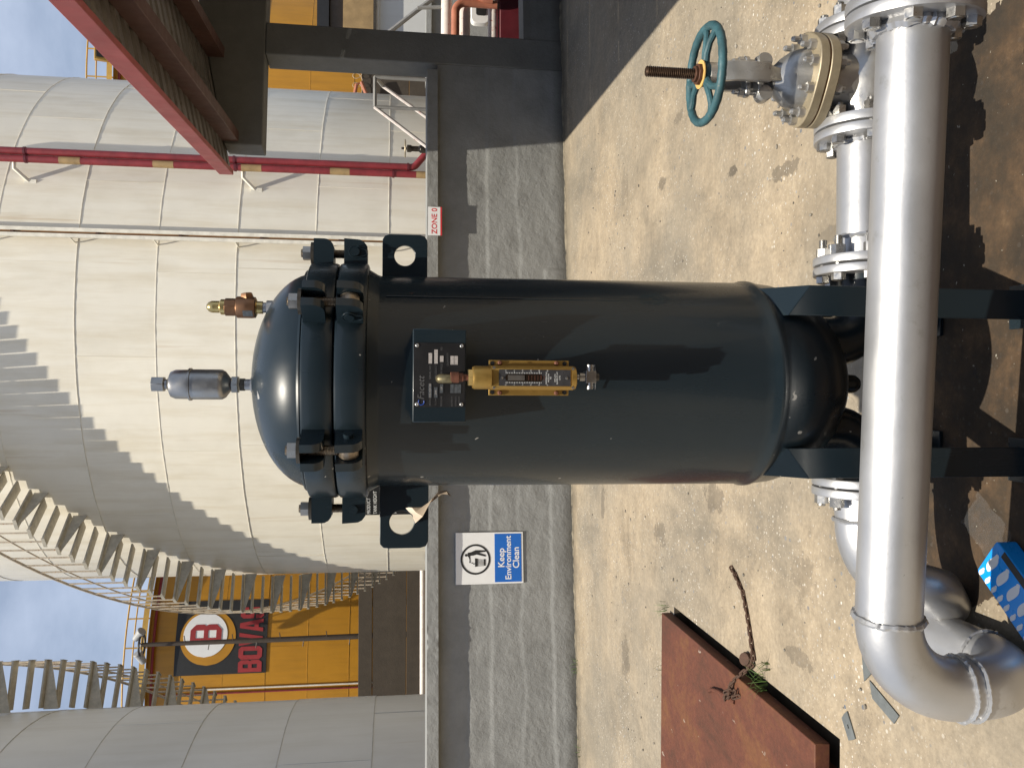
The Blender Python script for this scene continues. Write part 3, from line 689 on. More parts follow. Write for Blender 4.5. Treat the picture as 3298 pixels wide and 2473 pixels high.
rough_face(-9.5, .60, 0, 1.285, .016, 'wall_face', M['wall'], t_wall, 0., .0036, LEDGES)
rough_face(-9.5, .50, 1.288, 1.392, .016, 'coping', M['wall'], t_wall, .088, .005, [], .42)
rough_face(.92, 5.0, 0, .40, .03, 'low_sill_wall', M['frame'], t_wall, .0, .003, [(.30, .008, .01, 0, 5)], .3)

# crumbly mortar and dirt along the foot of the wall
db = MB(); rows = []
for k in range(360):
    s_ = -9.4 + .03 * k
    h_ = max(.002, .016 + .020 * noise.noise(V(s_ * 2.3, 1, 0)) + .012 * noise.noise(V(s_ * 14, 5, 0))); w__ = max(.01, .035 + .03 * noise.noise(V(s_ * 3.1, 9, 0)) + .02 * noise.noise(V(s_ * 17, 2, 0)))
    rows.append([wp(s_, .002, h_), wp(s_, w__ * .45, h_ * random.uniform(.5, .8)), wp(s_, w__, .001)])
db.loft(rows, False, False, False)
o = db.build('dirt', plain('mortar_dirt', (.17, .145, .105), .95, var=.45, sc=12., bump=.8), None, ang=80); o['kind'] = 'stuff'; o['label'] = 'crumbly mortar and dirt along the foot of the bund wall'

# concrete frame at the wall's end
t = thing('concrete_frame', 'grey concrete column and beam standing at the end of the bund wall', 'concrete frame', wp(.75, -.1, 0))
FM = frame(wp(0, 0, 0), WT, Z)       # local x along the wall, y up, z towards the camera
b = MB(); b.box(FM, .603, .935, .001, 2.975, -.29, .012); b.build('column', M['frame'], t, .012)
b = MB(); b.prism(FM, [(-.345, 2.977), (5.0, 2.977), (5.0, 4.395), (-.345, 3.336)], -.25, .010); b.build('beam', M['frame'], t, .012)
b = MB(); b.box(FM, 4.2, 4.55, 0.4, 2.975, -.29, .012); b.build('column', M['frame'], t, .012)

# lean-to sheet roof over the right side
t = thing('lean_to_roof', 'lean-to roof of ribbed sheets with pink red eave trim and brown purlins', 'roof', (2.0, 6, 3.3))
EX0, EX1, EZ, SL = 2.06, 1.84, 3.30, .20        # eave x at the far and near end, height, slope
def eave(y): return EX1 + (EX0 - EX1) * (y - 2.4) / 6.0
YF, YN, PITCHR = 8.56, 2.4, .19
def sheet(y0, y1):
    rows = []; n = int((y1 - y0) / .012)
    for k in range(n + 1):
        y = y0 + (y1 - y0) * k / n
        ph = (y / PITCHR) % 1.0
        h = .035 * (1 if ph < .22 else (1 - (ph - .22) / .10 if ph < .32 else (0 if ph < .90 else (ph - .90) / .10)))
        x0 = eave(y) + .03
        rows.append([V(x0, y, EZ + h), V(7.5, y, EZ + SL * (7.5 - x0) + h)])
    top = [[a + V(0, 0, .006), c + V(0, 0, .006)] for a, c in rows]
    b = MB(); b.loft([[r_[0], r_[1], q[1], q[0]] for r_, q in zip(rows, top)], True); return b
yy = YN
while yy < YF - .05:
    y1 = min(YF, yy + .95); sheet(yy, y1 - .004).build('roof_sheet', M['sheet'], t, ang=25); yy = y1
def along(dx, z0, z1, w0, name, mat):
    b = MB()
    b.loft([[V(eave(y) + dx, y, z0), V(eave(y) + dx + w0, y, z0), V(eave(y) + dx + w0, y, z1), V(eave(y) + dx, y, z1)] for y in (YN - .02, YF + .03)])
    return b.build(name, mat, t, .004)
along(-.02, 3.285, 3.42, .045, 'eave_trim', M['pink'])
along(.26, 3.20, 3.352, .10, 'purlin', M['purlin'])
along(1.10, 3.36, 3.515, .10, 'purlin', M['purlin'])
along(2.2, 3.58, 3.735, .10, 'purlin', M['purlin'])
along(3.4, 3.82, 3.975, .10, 'purlin', M['purlin'])
for y in ():
    b = MB(); b.loft([[V(eave(y) + .3, yy_, 3.10), V(7.4, yy_, 4.22), V(7.4, yy_, 4.36), V(eave(y) + .3, yy_, 3.195)] for yy_ in (y - .05, y + .05)])
    if y > 8: b.build('rafter', M['purlin'], t)
b = MB(); b.box(I4, 7.3, 7.5, 2.4, 8.4, 0, 4.28); b.build('sky_block_wall', M['frame'], t)  # added wall out of view, cuts sky light under the roof
for (x, y) in ((6.9, 3.0), (6.9, 5.6)):
    b = MB(); b.box(Matrix.Translation((x, y, 0)), -.07, .07, -.07, .07, 0, 4.25); b.build('post', M['purlin'], t)

# added house-shaped block behind the viewer, darkens reflections and ambient light
t = thing('reflection_block', 'plain grey block added unseen behind the camera to darken reflections', 'light blocker', (0, -8, 0))
b = MB(); b.box(I4, -14, 12, -13, -8, 0, 5.2); b.build('walls', M['frame'], t)
b = MB(); b.box(I4, -14.5, 12.5, -13.5, -7.6, 5.202, 5.45); b.build('roof', M['frame'], t)
b = MB(); b.box(I4, -3, -1, -7.998, -7.95, 0, 2.4); b.build('door', M['maroon'], t)

# signs on the wall
t = thing('keep_clean_sign', 'white and blue sign with a litter bin symbol on the grey bund wall', 'sign', wp(-4.30, .02, .8))
SF = frame(wp(-4.303, .018, .805), WT, Z)
b = MB(); b.box(SF, -.237, .237, -.318, .318, -.010, .004); b.build('sign_board', M['sign_white'], t, .002)
b = MB(); b.box(SF, -.222, .222, -.300, -.048, .0045, .0065); b.build('blue_panel', M['blue'], t)
for s_, zc, sz, off in (('Keep', -.112, .085, 0), ('Environment', -.178, .078, 0), ('Clean', -.252, .085, 0)):
    text('lettering', s_, sz, SF @ Matrix.Translation((0, zc, .0075)), M['sign_white'], t, bold=.0012)
b = MB(); b.holed(SF @ Matrix.Translation((-.01, .133, 0)), ngon(40, .140), ngon(40, .123), .0045, .0065); b.build('symbol_ring', M['ink'], t)
def sym(poly, name='symbol_figure'):
    b = MB(); b.prism(SF @ Matrix.Translation((-.01, .133, 0)), poly, .0045, .0066); return b.build(name, M['ink'], t, smooth=False)
sym([(x + .040, y + .088) for x, y in ngon(14, .0125)])
sym([(.028, .072), (.062, .074), (.068, .040), (.085, .0), (.082, -.095), (.068, -.095), (.062, -.03), (.040, -.095), (.024, -.095), (.045, -.01), (.036, .02), (.035, .052), (-.030, .058), (-.032, .048), (.020, .062)])
sym([(x - .032, y + .032) for x, y in ngon(8, .006)]); sym([(x - .040, y + .016) for x, y in ngon(8, .006)])
sym([(-.068, .005), (.010, .005), (.006, -.020), (-.064, -.020)], 'symbol_bin'); sym([(-.060, -.078), (.002, -.078), (.0, -.094), (-.058, -.094)], 'symbol_bin')
for k in range(6): sym([(-.062 + .0115 * k, -.021), (-.058 + .0115 * k, -.021), (-.056 + .0105 * k, -.077), (-.060 + .0105 * k, -.077)], 'symbol_bin')

t = thing('zone_sign', 'small white ZONE 0 sign with red lower edge on the coping', 'sign', wp(-1.08, .1, 1.27))
ZF = frame(wp(-1.077, .100, 1.325), WT, Z)
b = MB(); b.box(ZF, -.143, .143, -.060, .058, -.004, .003); b.build('sign_board', M['sign_white'], t, .001)
b = MB(); b.box(ZF, -.143, .143, -.075, -.0605, -.004, .003); b.build('red_edge', M['red'], t)
text('lettering', 'ZONE 0', .074, ZF @ Matrix.Translation((0, -.004, .0038)), M['red'], t, bold=.0008)

# ------------------------------------------------------------------ things beyond the wall on the right
t = thing('crossover_handrail', 'angled grey pipe handrail of the crossover steps behind the wall', 'handrail', (3.3, 10, .3))
def tb(pts, r_, name, mat, n=8): return MB().tube(pts, r_, n).build(name, mat, t)
tb([V(3.249, 10, 1.95), V(3.02, 10, 1.63), V(2.3, 10, .63)], .022, 'sloping_rail', M['pale_pipe'])
tb([V(3.639, 10.4, 1.86), V(3.36, 10.4, 1.44), V(2.7, 10.4, .45)], .022, 'sloping_rail', M['pale_pipe'])
tb([V(3.249, 10, 1.944), V(3.45, 10, 1.944), V(3.60, 10, 1.944)], .022, 'cross_rail', M['grey_pipe'])
tb([V(3.249, 10, 1.94), V(3.249, 10, 1.), V(3.249, 10, .3)], .022, 'rail_post', M['grey_pipe'])
tb([V(3.60, 10, 1.944), V(3.60, 10, 1.2), V(3.60, 10, .3)], .022, 'rail_post', M['grey_pipe'])
tb([V(3.60, 10, 1.944), V(3.62, 10.2, 1.90), V(3.64, 10.4, 1.86)], .022, 'cross_rail', M['grey_pipe'])
t = thing('isolation_valve', 'small dark valve with handwheel just behind the coping', 'valve', (2.86, 10.3, .6))
MB().lathe(V(2.86, 10.3, .6), Z, [(.03, 0), (.03, .7), (.05, .74), (.05, .80), (.034, .82), (.034, .90), (.045, .92), (.045, .96), (.014, .97), (.014, 1.03)], 12).build('valve_body', M['dark_steel'], t)
MB().tube([V(2.86 + .10 * math.cos(R(20 * k)), 10.3 + .10 * math.sin(R(20 * k)), 1.585) for k in range(18)], .010, 6, True).build('handwheel', M['bonnet'], t)
MB().tube([V(2.76, 10.3, 1.585), V(2.86, 10.3, 1.585), V(2.96, 10.3, 1.585)], .008, 5).build('spoke', M['bonnet'], t)

def runpipe(lab, z, r_, mat, y=10.2, x0=3.9, x1=9.0, name='process_pipe'):
    return tag(MB().tube([V(x0, y, z), V((x0 + x1) / 2, y, z), V(x1, y, z)], r_, 16).build(name, mat), lab, 'pipe', 'pipes beyond the low sill right of the column')
runpipe('topmost white pipe with pink peeling paint, right of the column', 1.095, .068, M['pale_pipe'])
runpipe('thick white and grey pipe between two salmon bends', .882, .072, M['pale_pipe'])
runpipe('peeling white pipe lying just above the maroon beam', .525, .066, M['pale_pipe'])
tag(MB().tube([V(3.8, 10.05, 1.00), V(4.45, 10.05, 1.00)] + arc(V(4.45, 10.05, .88), Z, X, .12, 6) + [V(4.57, 10.05, .5)], .05, 12).build('pipe_bend', M['salmon']), 'upper salmon pipe bend hanging over the thick white pipe', 'pipe', 'salmon pipe bends right of the column')
tag(MB().tube([V(9., 10.0, .76), V(4.75, 10.0, .76)] + arc(V(4.75, 10.0, .62), Z, -X, .14, 6) + [V(4.61, 10.0, .56)], .055, 12).build('pipe_bend', M['salmon']), 'lower salmon pipe bending down to the peeling white pipe', 'pipe', 'salmon pipe bends right of the column')
tag(MB().tube([V(4.30, 10.7, 1.0), V(4.62, 10.7, 1.0)] + arc(V(4.62, 10.7, .93), Z, X, .07, 5) + [V(4.69, 10.7, .4)], .028, 10).build('thin_pipe', M['steel']), 'thin bright steel pipe behind the thick white pipe', 'pipe')
b = MB(); b.box(I4, 3.6, 9., 10.1, 10.35, .14, .455); tag(b.build('pipe_support_beam', M['maroon'], None, .01), 'deep maroon beam under the white pipes', 'beam')
t = thing('back_wall', 'far grey wall with light coping behind the pipes', 'wall', (6, 13, 0))
b = MB(); b.box(I4, 4.6, 12, 12.9, 13.1, 0, 1.17); b.build('wall_panel', M['wall'], t)
b = MB(); b.box(I4, 4.6, 12, 12.8, 13.15, 1.172, 1.25); b.build('coping', M['wall'], t)
t = thing('panel_kiosk', 'pale grey sheet metal kiosk with white corner post beyond the pipes', 'kiosk', (7.0, 15, 0))
b = MB(); b.box(I4, 6.0, 9.5, 15, 16.5, .6, 2.02); b.build('grey_panel', M['plate_left'], t, .01)
b = MB(); b.box(I4, 6.0, 9.5, 14.96, 14.999, 2.0, 2.05); b.build('white_edge', M['sign_white'], t)
b = MB(); b.box(I4, 6.0, 9.5, 14.85, 16.6, 2.052, 2.10); b.build('dark_lid', M['dark_steel'], t)
tag(MB().tube([V(6.75, 13.4, 3.2), V(6.75, 13.4, 1.9), V(6.75, 13.4, .9)], .06, 10).build('vent_pipe', M['grey_pipe']), 'upright grey pipe at the picture edge beyond the column', 'pipe')
tag(MB().tube([V(5.05, 12.2, 1.80), V(5.35, 12.2, 1.45), V(5.70, 12.2, 1.03)], .035, 8).build('brace_pipe', M['grey_pipe']), 'slanting dark pipe brace in front of the kiosk', 'pipe')
tag(MB().tube([V(5.38, 12.1, 1.40), V(5.42, 12.1, 1.0), V(5.43, 12.1, .6)], .028, 8).build('stub_pipe', M['grey_pipe']), 'short grey pipe dropping from the slanting brace', 'pipe')
t = thing('machine_housing', 'brown and black machine housing above the pale kiosk', 'machine', (7.5, 17, 1.5))
b = MB(); b.box(I4, 7.0, 10, 17, 18.5, 2.0, 3.02); b.build('brown_side', M['mast'], t, .02)
b = MB(); b.box(I4, 7.05, 8.2, 16.94, 16.998, 2.15, 2.75); b.build('tan_panel', M['tan'], t)
b = MB(); b.box(I4, 6.9, 10, 16.9, 18.6, 3.022, 3.25); b.build('black_lid', M['black'], t)
t = thing('meter_box', 'cream rounded meter box between the lower pipes', 'box', (4.95, 10.6, .4))
b = MB(); b.prism(frame((5.0, 10.62, .63), X, Z), rrect(-.42, -.10, .12, .13, .06), -.1, .02); b.build('box_body', M['sign_white'], t, .006)
b = MB(); b.prism(frame((5.0, 10.62, .63), X, Z), rrect(-.33, -.06, .08, .07, .03), .021, .03); b.build('dark_window', M['ink'], t)
tag(MB().tube([V(-4.9, 24, .865), V(-8, 24, .85), V(-12, 24, .83)], .08, 12).build('process_pipe', M['pale_pipe']), 'long pale pipe running low between the white tanks', 'pipe')

# ------------------------------------------------------------------ the filter vessel
VX, VY = .006, 2.26
vs = thing('filter_vessel', 'tall dark blue-grey filter vessel with domed bolted lid, standing on four legs', 'pressure vessel', (VX, VY, 0))
ZT, BD = .722, .277
prof = [(.003, ZT - BD)] + [(.281 * math.sin(R(a)), ZT - BD * math.cos(R(a))) for a in (10, 20, 30, 40, 50, 60, 70, 80, 88)]
prof += [(.2825, ZT), (.2865, ZT + .010), (.2865, ZT + .020), (.2815, ZT + .030), (.281, ZT + .06), (.279, 1.2), (.277, 1.735), (.279, 1.742), (.292, 1.764)]
MB().lathe((VX, VY, 0), Z, prof, 96, True, True).build('shell', M['vessel'], vs, ang=50)
def ring(z0, z1, r_, bv, name):
    return MB().lathe((VX, VY, 0), Z, [(r_ - .05, z0), (r_ - bv, z0), (r_ - bv * .3, z0 + bv * .3), (r_, z0 + bv), (r_, z1 - bv), (r_ - bv * .3, z1 - bv * .3), (r_ - bv, z1), (r_ - .05, z1)], 96).build(name, M['vessel'], vs, ang=40)
ring(1.765, 1.839, .3075, .008, 'lower_closure_ring')
ring(1.8405, 1.914, .3065, .008, 'upper_closure_ring')
DZ, DB = 1.900, .163
dp = [(.2795, DZ + .001)] + [(.280 * math.cos(R(a)), DZ + DB * math.sin(R(a))) for a in range(4, 88, 5)] + [(.003, DZ + DB)]
MB().lathe((VX, VY, 0), Z, dp, 96, False, True).build('domed_lid', M['vessel'], vs, ang=50)
MB().tube([V(VX + .284 * math.cos(R(5 * k)), VY + .284 * math.sin(R(5 * k)), 1.918) for k in range(72)], .006, 6, True).build('lid_weld', M['vessel'], vs)
# clamps
lug_u = MB(); lug_l = MB()
for sx_ in (-1, 1):
    m = Matrix.Translation((0, 0, 0))
    a, c = (.0145, .036) if sx_ > 0 else (-.036, -.0145)
    # profile in (radial x, z): cheeks with rounded outer corners
    def cheek(z0, z1, up):
        pr = [(.290, z0), (.370, z0), (.370, z1), (.290, z1)]
        r_ = .022
        if up: pr = [(.290, z1), (.290, z0 - .0), (.345, z0)] + [(.345 + .025 * math.sin(R(q)), z0 + .025 - .025 * math.cos(R(q))) for q in (25, 50, 75, 90)] + [(.370, z1)]
        else: pr = [(.290, z0), (.352, z0)] + [(.345 + .025 * math.sin(R(q)), z0 + .025 - .025 * math.cos(R(q))) for q in (25, 50, 75, 90)] + [(.372, z1), (.290, z1)]
        return pr
    for mb_, z0, z1, up in ((lug_u, 1.858, 1.910, True), (lug_l, 1.772, 1.832, False)):
        pr = cheek(z0, z1, up)
        mb_.loft([[V(x, y, z) for x, z in pr] for y in (a, c)])
me_u = lug_u.mesh('clamp_lug', M['vessel']); me_l = lug_l.mesh('clamp_lug', M['vessel'])
eb = MB(); eb.cyl(V(.336, 0, 1.80), V(.336, 0, 1.945), .0105, None, 12)
for k in range(34): z = 1.828 + k * .0034; eb.lathe(V(.336, 0, z), Z, [(.0106, 0), (.0124, .0012), (.0106, .0024)], 12, False, False)
eb.lathe(V(.336, -.0125, 1.803), Y, [(.0235, 0), (.0235, .025)], 18)
me_e = eb.mesh('swing_bolt', M['bolt_steel'])
nt = MB(); nt.prism(Matrix.Translation((.336, 0, 1.919)), HEX(.034), 0, .021); me_n = nt.mesh('nut', M['dull_steel'])
ws = MB(); ws.lathe(V(.336, 0, 1.911), Z, [(.030, 0), (.030, .008)], 20); me_w = ws.mesh('washer', M['dark_steel'])
pn = MB(); pn.cyl(V(.336, -.046, 1.803), V(.336, .046, 1.803), .0115, None, 12)
pn.tube([V(.336, -.043, 1.803) + V(.016 * math.cos(R(q)), 0, .016 * math.sin(R(q))) for q in range(-60, 240, 30)] + [V(.325, -.043, 1.78), V(.330, -.043, 1.772), V(.342, -.043, 1.776), V(.343, -.043, 1.788)], .0016, 5)
me_p = pn.mesh('hinge_pin', M['vessel'])
for ang in (-2, 57.5, 118.5, 179, 239, 299):
    m = Matrix.Translation((VX, VY, 0)) @ Matrix.Rotation(R(-ang), 4, 'Z')
    inst('clamp_lug', me_u, m, vs); inst('clamp_lug', me_l, m, vs)
    sb_ = inst('swing_bolt', me_e, m, vs); inst('nut', me_n, m, sb_); inst('washer', me_w, m, sb_)
    inst('hinge_pin', me_p, m, vs)
# lifting lugs with round holes
def lift(x0, x1, z0, z1, hx, hz, hr, sgn):
    N_ = 40; outer = []
    ro = rrect(x0, z0, x1, z1, .018, 6)
    hole = ngon(N_, hr)
    # match outer outline to hole by angle
    outl = []
    for i in range(N_):
        a = 2 * math.pi * i / N_; d = V(math.cos(a), math.sin(a), 0); best = None
        for k in range(len(ro)):
            p, q = V(ro[k][0] - hx, ro[k][1] - hz, 0), V(ro[(k + 1) % len(ro)][0] - hx, ro[(k + 1) % len(ro)][1] - hz, 0)
            e = q - p; den = d.x * e.y - d.y * e.x
            if abs(den) < 1e-9: continue
            tt = (p.x * e.y - p.y * e.x) / den; uu = (p.x * d.y - p.y * d.x) / den
            if tt > 0 and -1e-6 <= uu <= 1 + 1e-6: best = tt if best is None else max(best, tt)
        outl.append((hx + d.x * best, hz + d.y * best))
    b = MB(); b.holed(frame((0, VY, 0), X, Z), outl, [(hx + x, hz + z) for x, z in hole], -.008, .008)
    return b.build('lifting_lug', M['vessel'], vs, .0015)
lift(.20, .396, 1.614, 1.733, .340, 1.674, .0275, 1)
lift(-.439, -.20, 1.607, 1.736, -.371, 1.678, .0325, -1)
# legs: angle irons with capped tops
def leg(sx_, sy_):
    y0 = VY - .238 if sy_ < 0 else VY + .238
    xo, xi = (.258, .180) if sx_ > 0 else (-.238, -.160)
    b = MB(); s_ = 1 if sy_ < 0 else -1
    zo, zi = .645, .705
    b.loft([[V(xo, y0, z0_), V(xi, y0, z1_), V(xi, y0 + s_ * .009, z1_), V(xo - sx_ * .009, y0 + s_ * .009, z0_), V(xo - sx_ * .009, y0 + s_ * .078, z0_), V(xo, y0 + s_ * .078, z0_)] for z0_, z1_ in ((0, 0), (zo, zi))])
    o = b.build('leg', M['vessel'], vs, .002)
    c = MB(); ysh = VY - (-s_) * 0
    ya = y0 + s_ * .105; yi = y0 + s_ * .034
    c.add([V(xo, y0, zo), V(xi, y0, zi), V(xi, yi, zi + .012), V(xo, ya, zo + .098), V(xo, y0 + s_ * .078, zo)], [(0, 1, 3), (1, 2, 3), (0, 3, 4), (4, 3, 2, 1, 0)])
    c.build('leg_cap', M['vessel'], vs)
    f_ = MB(); f_.box(Matrix.Translation(((xo + xi) / 2, y0 + s_ * .03, 0)), -.06, .06, -.06, .06, .0, .012); f_.build('foot_plate', M['vessel'], vs, .002)
for sx_ in (1, -1):
    for sy_ in (-1, 1): leg(sx_, sy_)
MB().lathe((VX, VY, ZT - BD - .075), Z, [(.004, 0), (.018, .004), (.026, .016), (.027, .03), (.027, .09)], 20).build('drain_plug', M['vessel'], vs)
# long seam weld down the shell
MB().tube([V(VX + .2785 * math.cos(R(-42)), VY + .2785 * math.sin(R(-42)), z) for z in [.76 + .04 * k for k in range(25)]], [.0017 + .0004 * math.sin(k * 2.1) for k in range(25)], 5).build('seam_weld', M['vessel'], vs)
# bottom nozzles elbow out to each side, each with its flange
NZ = .355
flange_cache = {}
def flange_mesh(r_, t_, bore, mat):
    key = (r_, t_, bore, mat.name)
    if key not in flange_cache:
        b = MB(); b.lathe((0, 0, 0), Z, [(bore, 0), (r_ - .004, 0), (r_ - .001, .001), (r_, .004), (r_, t_ - .004), (r_ - .001, t_ - .001), (r_ - .004, t_), (bore, t_)], 48); flange_cache[key] = b.mesh('flange', mat, None, True, 40)
    return flange_cache[key]
bolt_cache = {}
def bolt_mesh(length, mat, af=.03, tail=.014, headless=False):
    key = (round(length, 3), mat.name, af, tail)
    if key not in bolt_cache:
        b = MB(); d = af * .31
        b.prism(I4, HEX(af), -af * .55, 0); b.lathe(V(0, 0, -af * .55), -Z, [(af * .42, 0), (af * .36, .002)], 12)
        b.cyl(V(0, 0, 0), V(0, 0, length + af * .8 + tail), d, None, 10)
        b.prism(Matrix.Translation((0, 0, length)) @ Matrix.Rotation(R(17), 4, 'Z'), HEX(af), 0, af * .8)
        for k in range(int(tail / .0025)): b.lathe(V(0, 0, length + af * .8 + .001 + k * .0025), Z, [(d, 0), (d * 1.1, .001), (d, .002)], 10, False, False)
        bolt_cache[key] = b.mesh('flange_bolt', mat)
    return bolt_cache[key]
def bolts(c, ax, rad, n, length, mat, parent, a0=22.5, af=.03, tail=.014):
    m0 = axis_frame(c, ax)
    for k in range(n):
        a = R(a0 + 360 * k / n)
        inst('flange_bolt', bolt_mesh(length, mat, af, tail), m0 @ Matrix.Translation((rad * math.cos(a), rad * math.sin(a), 0)) @ Matrix.Rotation(random.random(), 4, 'Z'), parent)
PR, FR = .077, .141
def nozzle(sx_, xf):
    p0 = V(sx_ * .125, VY, .60)
    b = MB(); b.tube([p0, V(sx_ * .125, VY, NZ + .11)] + arc(V(sx_ * .235, VY, NZ + .11), V(-sx_, 0, 0), -Z, .11, 8) + [V(xf, VY, NZ)], .072, 28); o = b.build('nozzle', M['vessel'], vs)
    return o
nr = nozzle(1, .322); nl = nozzle(-1, -.262)
inst('flange', flange_mesh(FR, .024, .07, M['silver']), axis_frame((.318, VY, NZ), X), nr)
inst('flange', flange_mesh(FR, .024, .07, M['silver']), axis_frame((-.262, VY, NZ), -X), nl)
# rust runs and chips: small raised flakes
for (x, z, h_) in ((.10, 1.355, .02), (.085, 1.31, .012)):
    pass
# nameplate on its welded bracket
b = MB(); ybk = VY - .333
b.loft([[V(.125, VY - .24, z), V(.125, ybk, z), V(-.089, ybk, z), V(-.089, VY - .255, z)] for z in (1.536, 1.658)])
nb = b.build('nameplate_bracket', M['vessel'], vs, .002)
b = MB(); b.box(Matrix.Translation((.0195, ybk, 1.5975)), -.0735, .0735, -.0022, -.0002, -.0585, .0585); npl = b.build('nameplate', M['black'], nb)
NF = frame((.0195, ybk - .0022, 1.5975), X, Z)
NFm = lambda x, y: NF @ Matrix.Translation((x, y, .0004))
text('maker_name', 'Facett', .022, NFm(-.030, .041), M['grey_print'], nb, ext=.0002, shear=.25)
b = MB(); b.tube([NF @ V(-.062 + .0065 * math.cos(R(a)), .041 + .0065 * math.sin(R(a)), .0006) for a in range(50, 320, 18)], .0011, 4); b.build('maker_mark', M['logo_blue'], nb)
for s_, x, y, sz in (('SERIAL NO', .006, .021, .0065), ('PRODUCT', .008, .008, .0065), ('DIFF PRESS', .012, -.005, .0065), ('PSI', .060, -.005, .0065), ('QUANTITY', .036, -.019, .006), ('MODEL', -.061, .021, .0055), ('FLOW', -.061, .008, .0055), ('PRESSURE', -.060, -.005, .0055), ('ELEMENTS', -.060, -.029, .005), ('ELEMENTS', -.060, -.038, .005), ('ELEMENTS', -.060, -.046, .005)):
    text('caption', s_, sz, NFm(x, y), M['grey_print'], nb, ext=.0001)
for x0, x1, y in ((.026, .050, .021), (.026, .058, .008), (.030, .044, -.005), (.024, .044, -.029), (.024, .044, -.038)):
    b = MB(); b.box(NF, x0, x1, y - .004, y + .004, .0003, .0009); b.build('data_label', M['label'], nb)
for x0, x1, y, s_ in ((-.052, -.020, .021, 'VCS-1010-200'), (-.052, -.028, .008, '2500'), (-.041, -.021, -.005, '150'), (-.041, -.021, -.029, ''), (-.041, -.021, -.038, ''), (-.041, -.021, -.046, '')):
    b = MB(); b.box(NF, x0, x1, y - .0038, y + .0038, .0003, .0009); b.build('data_label', M['label_dim'], nb)
    if s_: text('data_text', s_, .0055, NF @ Matrix.Translation(((x0 + x1) / 2, y, .0013)), M['label'], nb, ext=.0001)
for x in (-.067, .067):
    for y in (.051, -.051):
        b = MB(); b.lathe(NF @ V(x, y, 0), -Y, [(.0042, .0), (.0042, .0012), (.0026, .0022), (.0014, .0016)], 14); b.build('rivet', M['steel'], nb)

# ------------------------------------------------------------------ differential pressure gauge
GY = 1.895
gt = thing('pressure_gauge', 'gold sight-glass differential pressure gauge hanging below the nameplate', 'gauge', (.014, GY, 1.25))
GX = .014
b = MB()
for x0, x1 in ((-.048, -.030), (.026, .042)): pass
gpl = MB(); gpl.box(I4, GX - .040, GX + .040, GY, GY + .004, 1.302, 1.487); gp = gpl.build('back_plate', M['gold'], gt, .0008)
bo = MB(); bo.prism(Matrix.Translation((0, 0, 1.293)), [(GX + x, GY + y) for x, y in [(-.026, 0), (.026, 0), (.027, -.016), (.020, -.026), (-.020, -.026), (-.027, -.016)]], 0, .192); body = bo.build('gauge_body', M['gold'], gt, .002)
MB().lathe((GX, GY - .008, 1.482), Z, [(.021, 0), (.0265, .002), (.0265, .038), (.025, .042), (.0235, .043)], 32).build('upper_barrel', M['gold'], gt)
MB().lathe((GX, GY - .008, 1.288), Z, [(.023, 0), (.0262, .002), (.0262, .012)], 32).build('lower_barrel', M['gold'], gt)
nb2 = MB(); nb2.prism(Matrix.Translation((GX, GY - .008, 1.524)), HEX(.036), 0, .011); nb2.build('hex_cap', M['brass'], gt, .0006)
MB().lathe((GX, GY - .008, 1.534), Z, [(.0075, 0), (.0075, .012), (.010, .0125), (.010, .022), (.0125, .0225), (.0125, .040), (.010, .041)], 18).build('bronze_union', M['rust_bolt'], gt)
MB().tube([V(GX - .003, GY - .008, 1.572), V(GX - .003, GY - .008, 1.588)] + [V(GX - .003, GY - .004, 1.594), V(GX - .003, GY + .006, 1.596), V(GX - .003, GY + .04, 1.596)], [.0105, .0105, .011, .0105, .0105], 16).build('elbow_fitting', M['old_brass'], gt)
DF = frame((GX, GY - .026, 1.387), X, Z)
b = MB(); b.box(DF, -.0185, .0185, -.084, .080, -.0002, .0016); sp = b.build('scale_plate', M['dial'], gt)
b = MB(); b.prism(DF, rrect(-.0085, -.020, .0085, .066, .0083, 6), .0017, .0022); b.build('sight_window', M['window'], sp)
b = MB(); b.box(DF, -.0062, .0062, .022, .060, .0023, .0032); b.build('indicator', M['dull_steel'], sp)
for k in range(6):
    b = MB(); b.box(DF, -.0055, .0055, .012 - .007 * k, .0128 - .007 * k, .0023, .0028); b.build('spring_coil', M['rust_bolt'], sp)
tk = MB()
for k in range(22):
    y = .064 - .0038 * k; L = .004 if k % 5 == 0 else .0026
    tk.box(DF, .0095, .0095 + L, y - .0005, y + .0005, .0017, .0021); tk.box(DF, -.0095 - L, -.0095, y - .0005, y + .0005, .0017, .0021)
tk.build('scale_ticks', M['white'], sp)
for k in range(6):
    y = .064 - .019 * k
    text('scale_number', str(k * 5), .0042, DF @ Matrix.Translation((.0162, y + .0005, .002)), M['white'], sp, ext=.0001)
    text('scale_number', str(k), .0042, DF @ Matrix.Translation((-.0162, y + .0005, .002)), M['white'], sp, ext=.0001)
for s_, y in (('DIFFERENTIAL', -.028), ('PRESSURE', -.033), ('PSI', -.038), ('REPLACE', -.048), ('ELEMENTS AT', -.053), ('15 PSI', -.059)):
    text('scale_text', s_, .0046, DF @ Matrix.Translation((0, y, .002)), M['white'], sp, ext=.0001)
scr = MB(); scr.lathe((0, 0, 0), -Y, [(.0034, 0), (.003, .0012), (.001, .0016)], 12); scm = scr.mesh('screw', M['steel'])
for x, z in ((0, 1.460), (0, 1.312)): inst('screw', scm, Matrix.Translation((GX + x, GY - .0278, z)), gt)
for x, z in ((-.0225, 1.478), (.0225, 1.478), (-.0215, 1.297), (.0215, 1.297)): inst('screw', scm, Matrix.Translation((GX + x, GY - .0262, z)), gt)
rb = MB(); rb.lathe((0, 0, 0), -Y, [(.0055, 0), (.0052, .004), (.003, .006)], 10); rbm = rb.mesh('plate_bolt', M['rust_bolt'])
